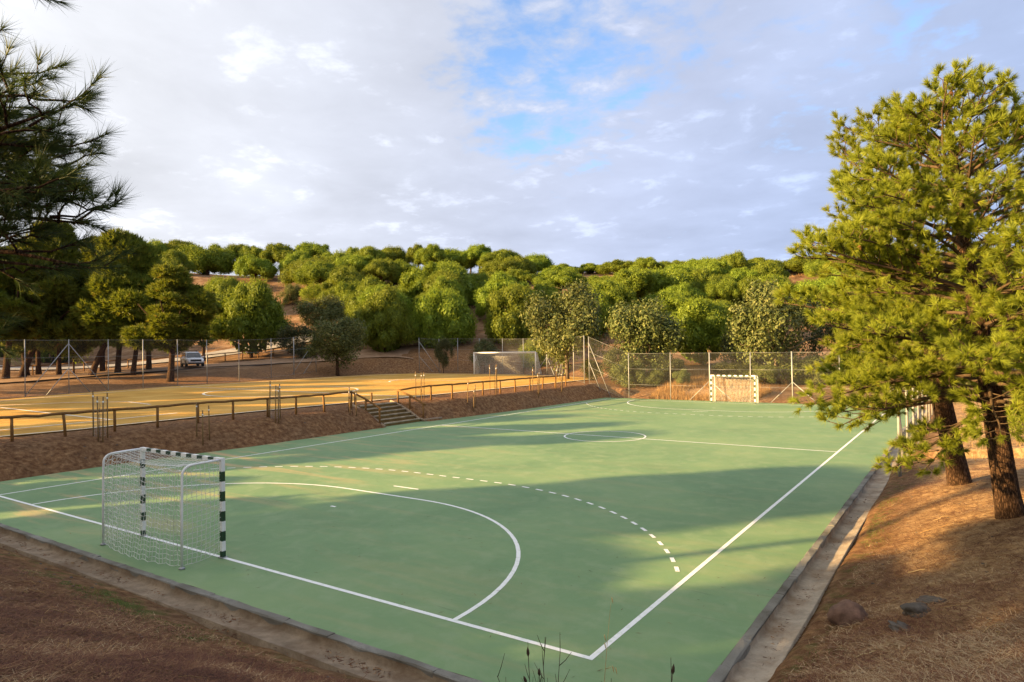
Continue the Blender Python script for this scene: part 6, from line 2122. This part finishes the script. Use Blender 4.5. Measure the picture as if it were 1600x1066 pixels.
# low tufts on the right bank
def stems(name, base, n, h, spread, label, cat, mat_, bud=True, r=0.004, group=None):
    z = gz(base[0], base[1])
    root = empty(name, (base[0], base[1], z))
    tag(root, label, cat, group)
    for k in range(n):
        m = MB()
        az = random.uniform(0, 6.28)
        hh = h * random.uniform(0.82, 1.0)
        p = [np.array((random.gauss(0, 0.02), random.gauss(0, 0.02), -0.03))]
        d = np.array((math.cos(az) * spread, math.sin(az) * spread, 1.0))  # fan of stems
        d /= np.linalg.norm(d)
        for q in range(6):
            d = d + np.array((random.gauss(0, 0.10), random.gauss(0, 0.10), 0.05))
            d /= np.linalg.norm(d)
            p.append(p[-1] + d * hh / 6)
        m.tube(p, list(np.linspace(r, r * 0.45, 7)), 5)
        for q in range(6):
            b = p[3 + q % 3] + (p[4 + q % 3] - p[3 + q % 3]) * random.random()
            e = d + np.array((random.gauss(0, 0.6), random.gauss(0, 0.6), 0.2))
            e /= np.linalg.norm(e)
            L_ = random.uniform(0.05, 0.11)
            m.tube([b, b + e * L_ * 0.5 + (0, 0, 0.01), b + e * L_ + (0, 0, 0.035)], [r * 0.6, r * 0.5, r * 0.3], 4)
        m.build('stem', mat_, root)
        if bud and k % 2 == 0:
            m = MB()
            e = p[-1] - p[-2]
            e /= np.linalg.norm(e)
            m.tube([p[-1] - e * 0.005, p[-1] + e * 0.01, p[-1] + e * 0.028, p[-1] + e * 0.045], [r * 0.5, r * 2.3, r * 1.9, 0.0006], 6)
            m.build('seed_head', mat_, root)
    return root


# ------------------------------------------------------------------ dry stems close to the viewpoint
stems('dry_plant', (22.13, -5.06), 4, 0.97, 0.16, 'left one of two branching dark dry plants before the near corner of the court', 'plant', M['dry_stem'], True, 0.0035, 'dry plants before the near corner of the court')
stems('dry_plant', (22.13, -4.88), 3, 0.96, 0.12, 'right one of two branching dark dry plants before the near corner of the court', 'plant', M['dry_stem'], True, 0.0035, 'dry plants before the near corner of the court')
stems('dry_plant', (22.64, -5.02), 2, 0.84, 0.12, 'short dry plant at the bottom edge right of the white court corner', 'plant', M['dry_stem'], True, 0.0035, 'dry plants before the near corner of the court')

# one tall straw stalk with a loose drooping panicle
gb = (22.32, -4.89)
gz0 = gz(*gb)
stalk = empty('grass_stalk', (gb[0], gb[1], gz0))
tag(stalk, 'single straw coloured grass stalk rising over the white corner lines', 'grass stalk')
m = MB()
sp = [np.array((0.02 * u + 0.05 * u * u, 0.01 * u, -0.02 + 1.08 * u)) for u in np.linspace(0, 1, 9)]
m.tube(sp, list(np.linspace(0.0028, 0.0011, 9)), 5)
m.build('stem', M['straw'], stalk)
for k in range(9):
    b = sp[4 + k % 5]
    m = MB()
    e = np.array((random.gauss(0.3, 0.5), random.gauss(0, 0.5), 0.6))
    e /= np.linalg.norm(e)
    L_ = random.uniform(0.05, 0.11)
    tip = b + e * L_
    m.tube([b, b + e * L_ * 0.6, tip], [0.0009, 0.0007, 0.0006], 4)
    m.tube([tip, tip + (0.003, 0, -0.008), tip + (0.006, 0, -0.022), tip + (0.008, 0, -0.034)], [0.0008, 0.0032, 0.0026, 0.0004], 5)
    m.build('spikelet', M['straw'], stalk)
for k in range(3):
    m = MB()
    az = random.uniform(0, 6.28)
    p0 = np.array((0, 0, 0.1 + 0.15 * k))
    dd = np.array((math.cos(az), math.sin(az), 0))
    m.tube([p0, p0 + dd * 0.08 + (0, 0, 0.16), p0 + dd * 0.2 + (0, 0, 0.22), p0 + dd * 0.3 + (0, 0, 0.17)], [0.002, 0.003, 0.0025, 0.0005], 4)
    m.build('leaf', M['straw'], stalk)
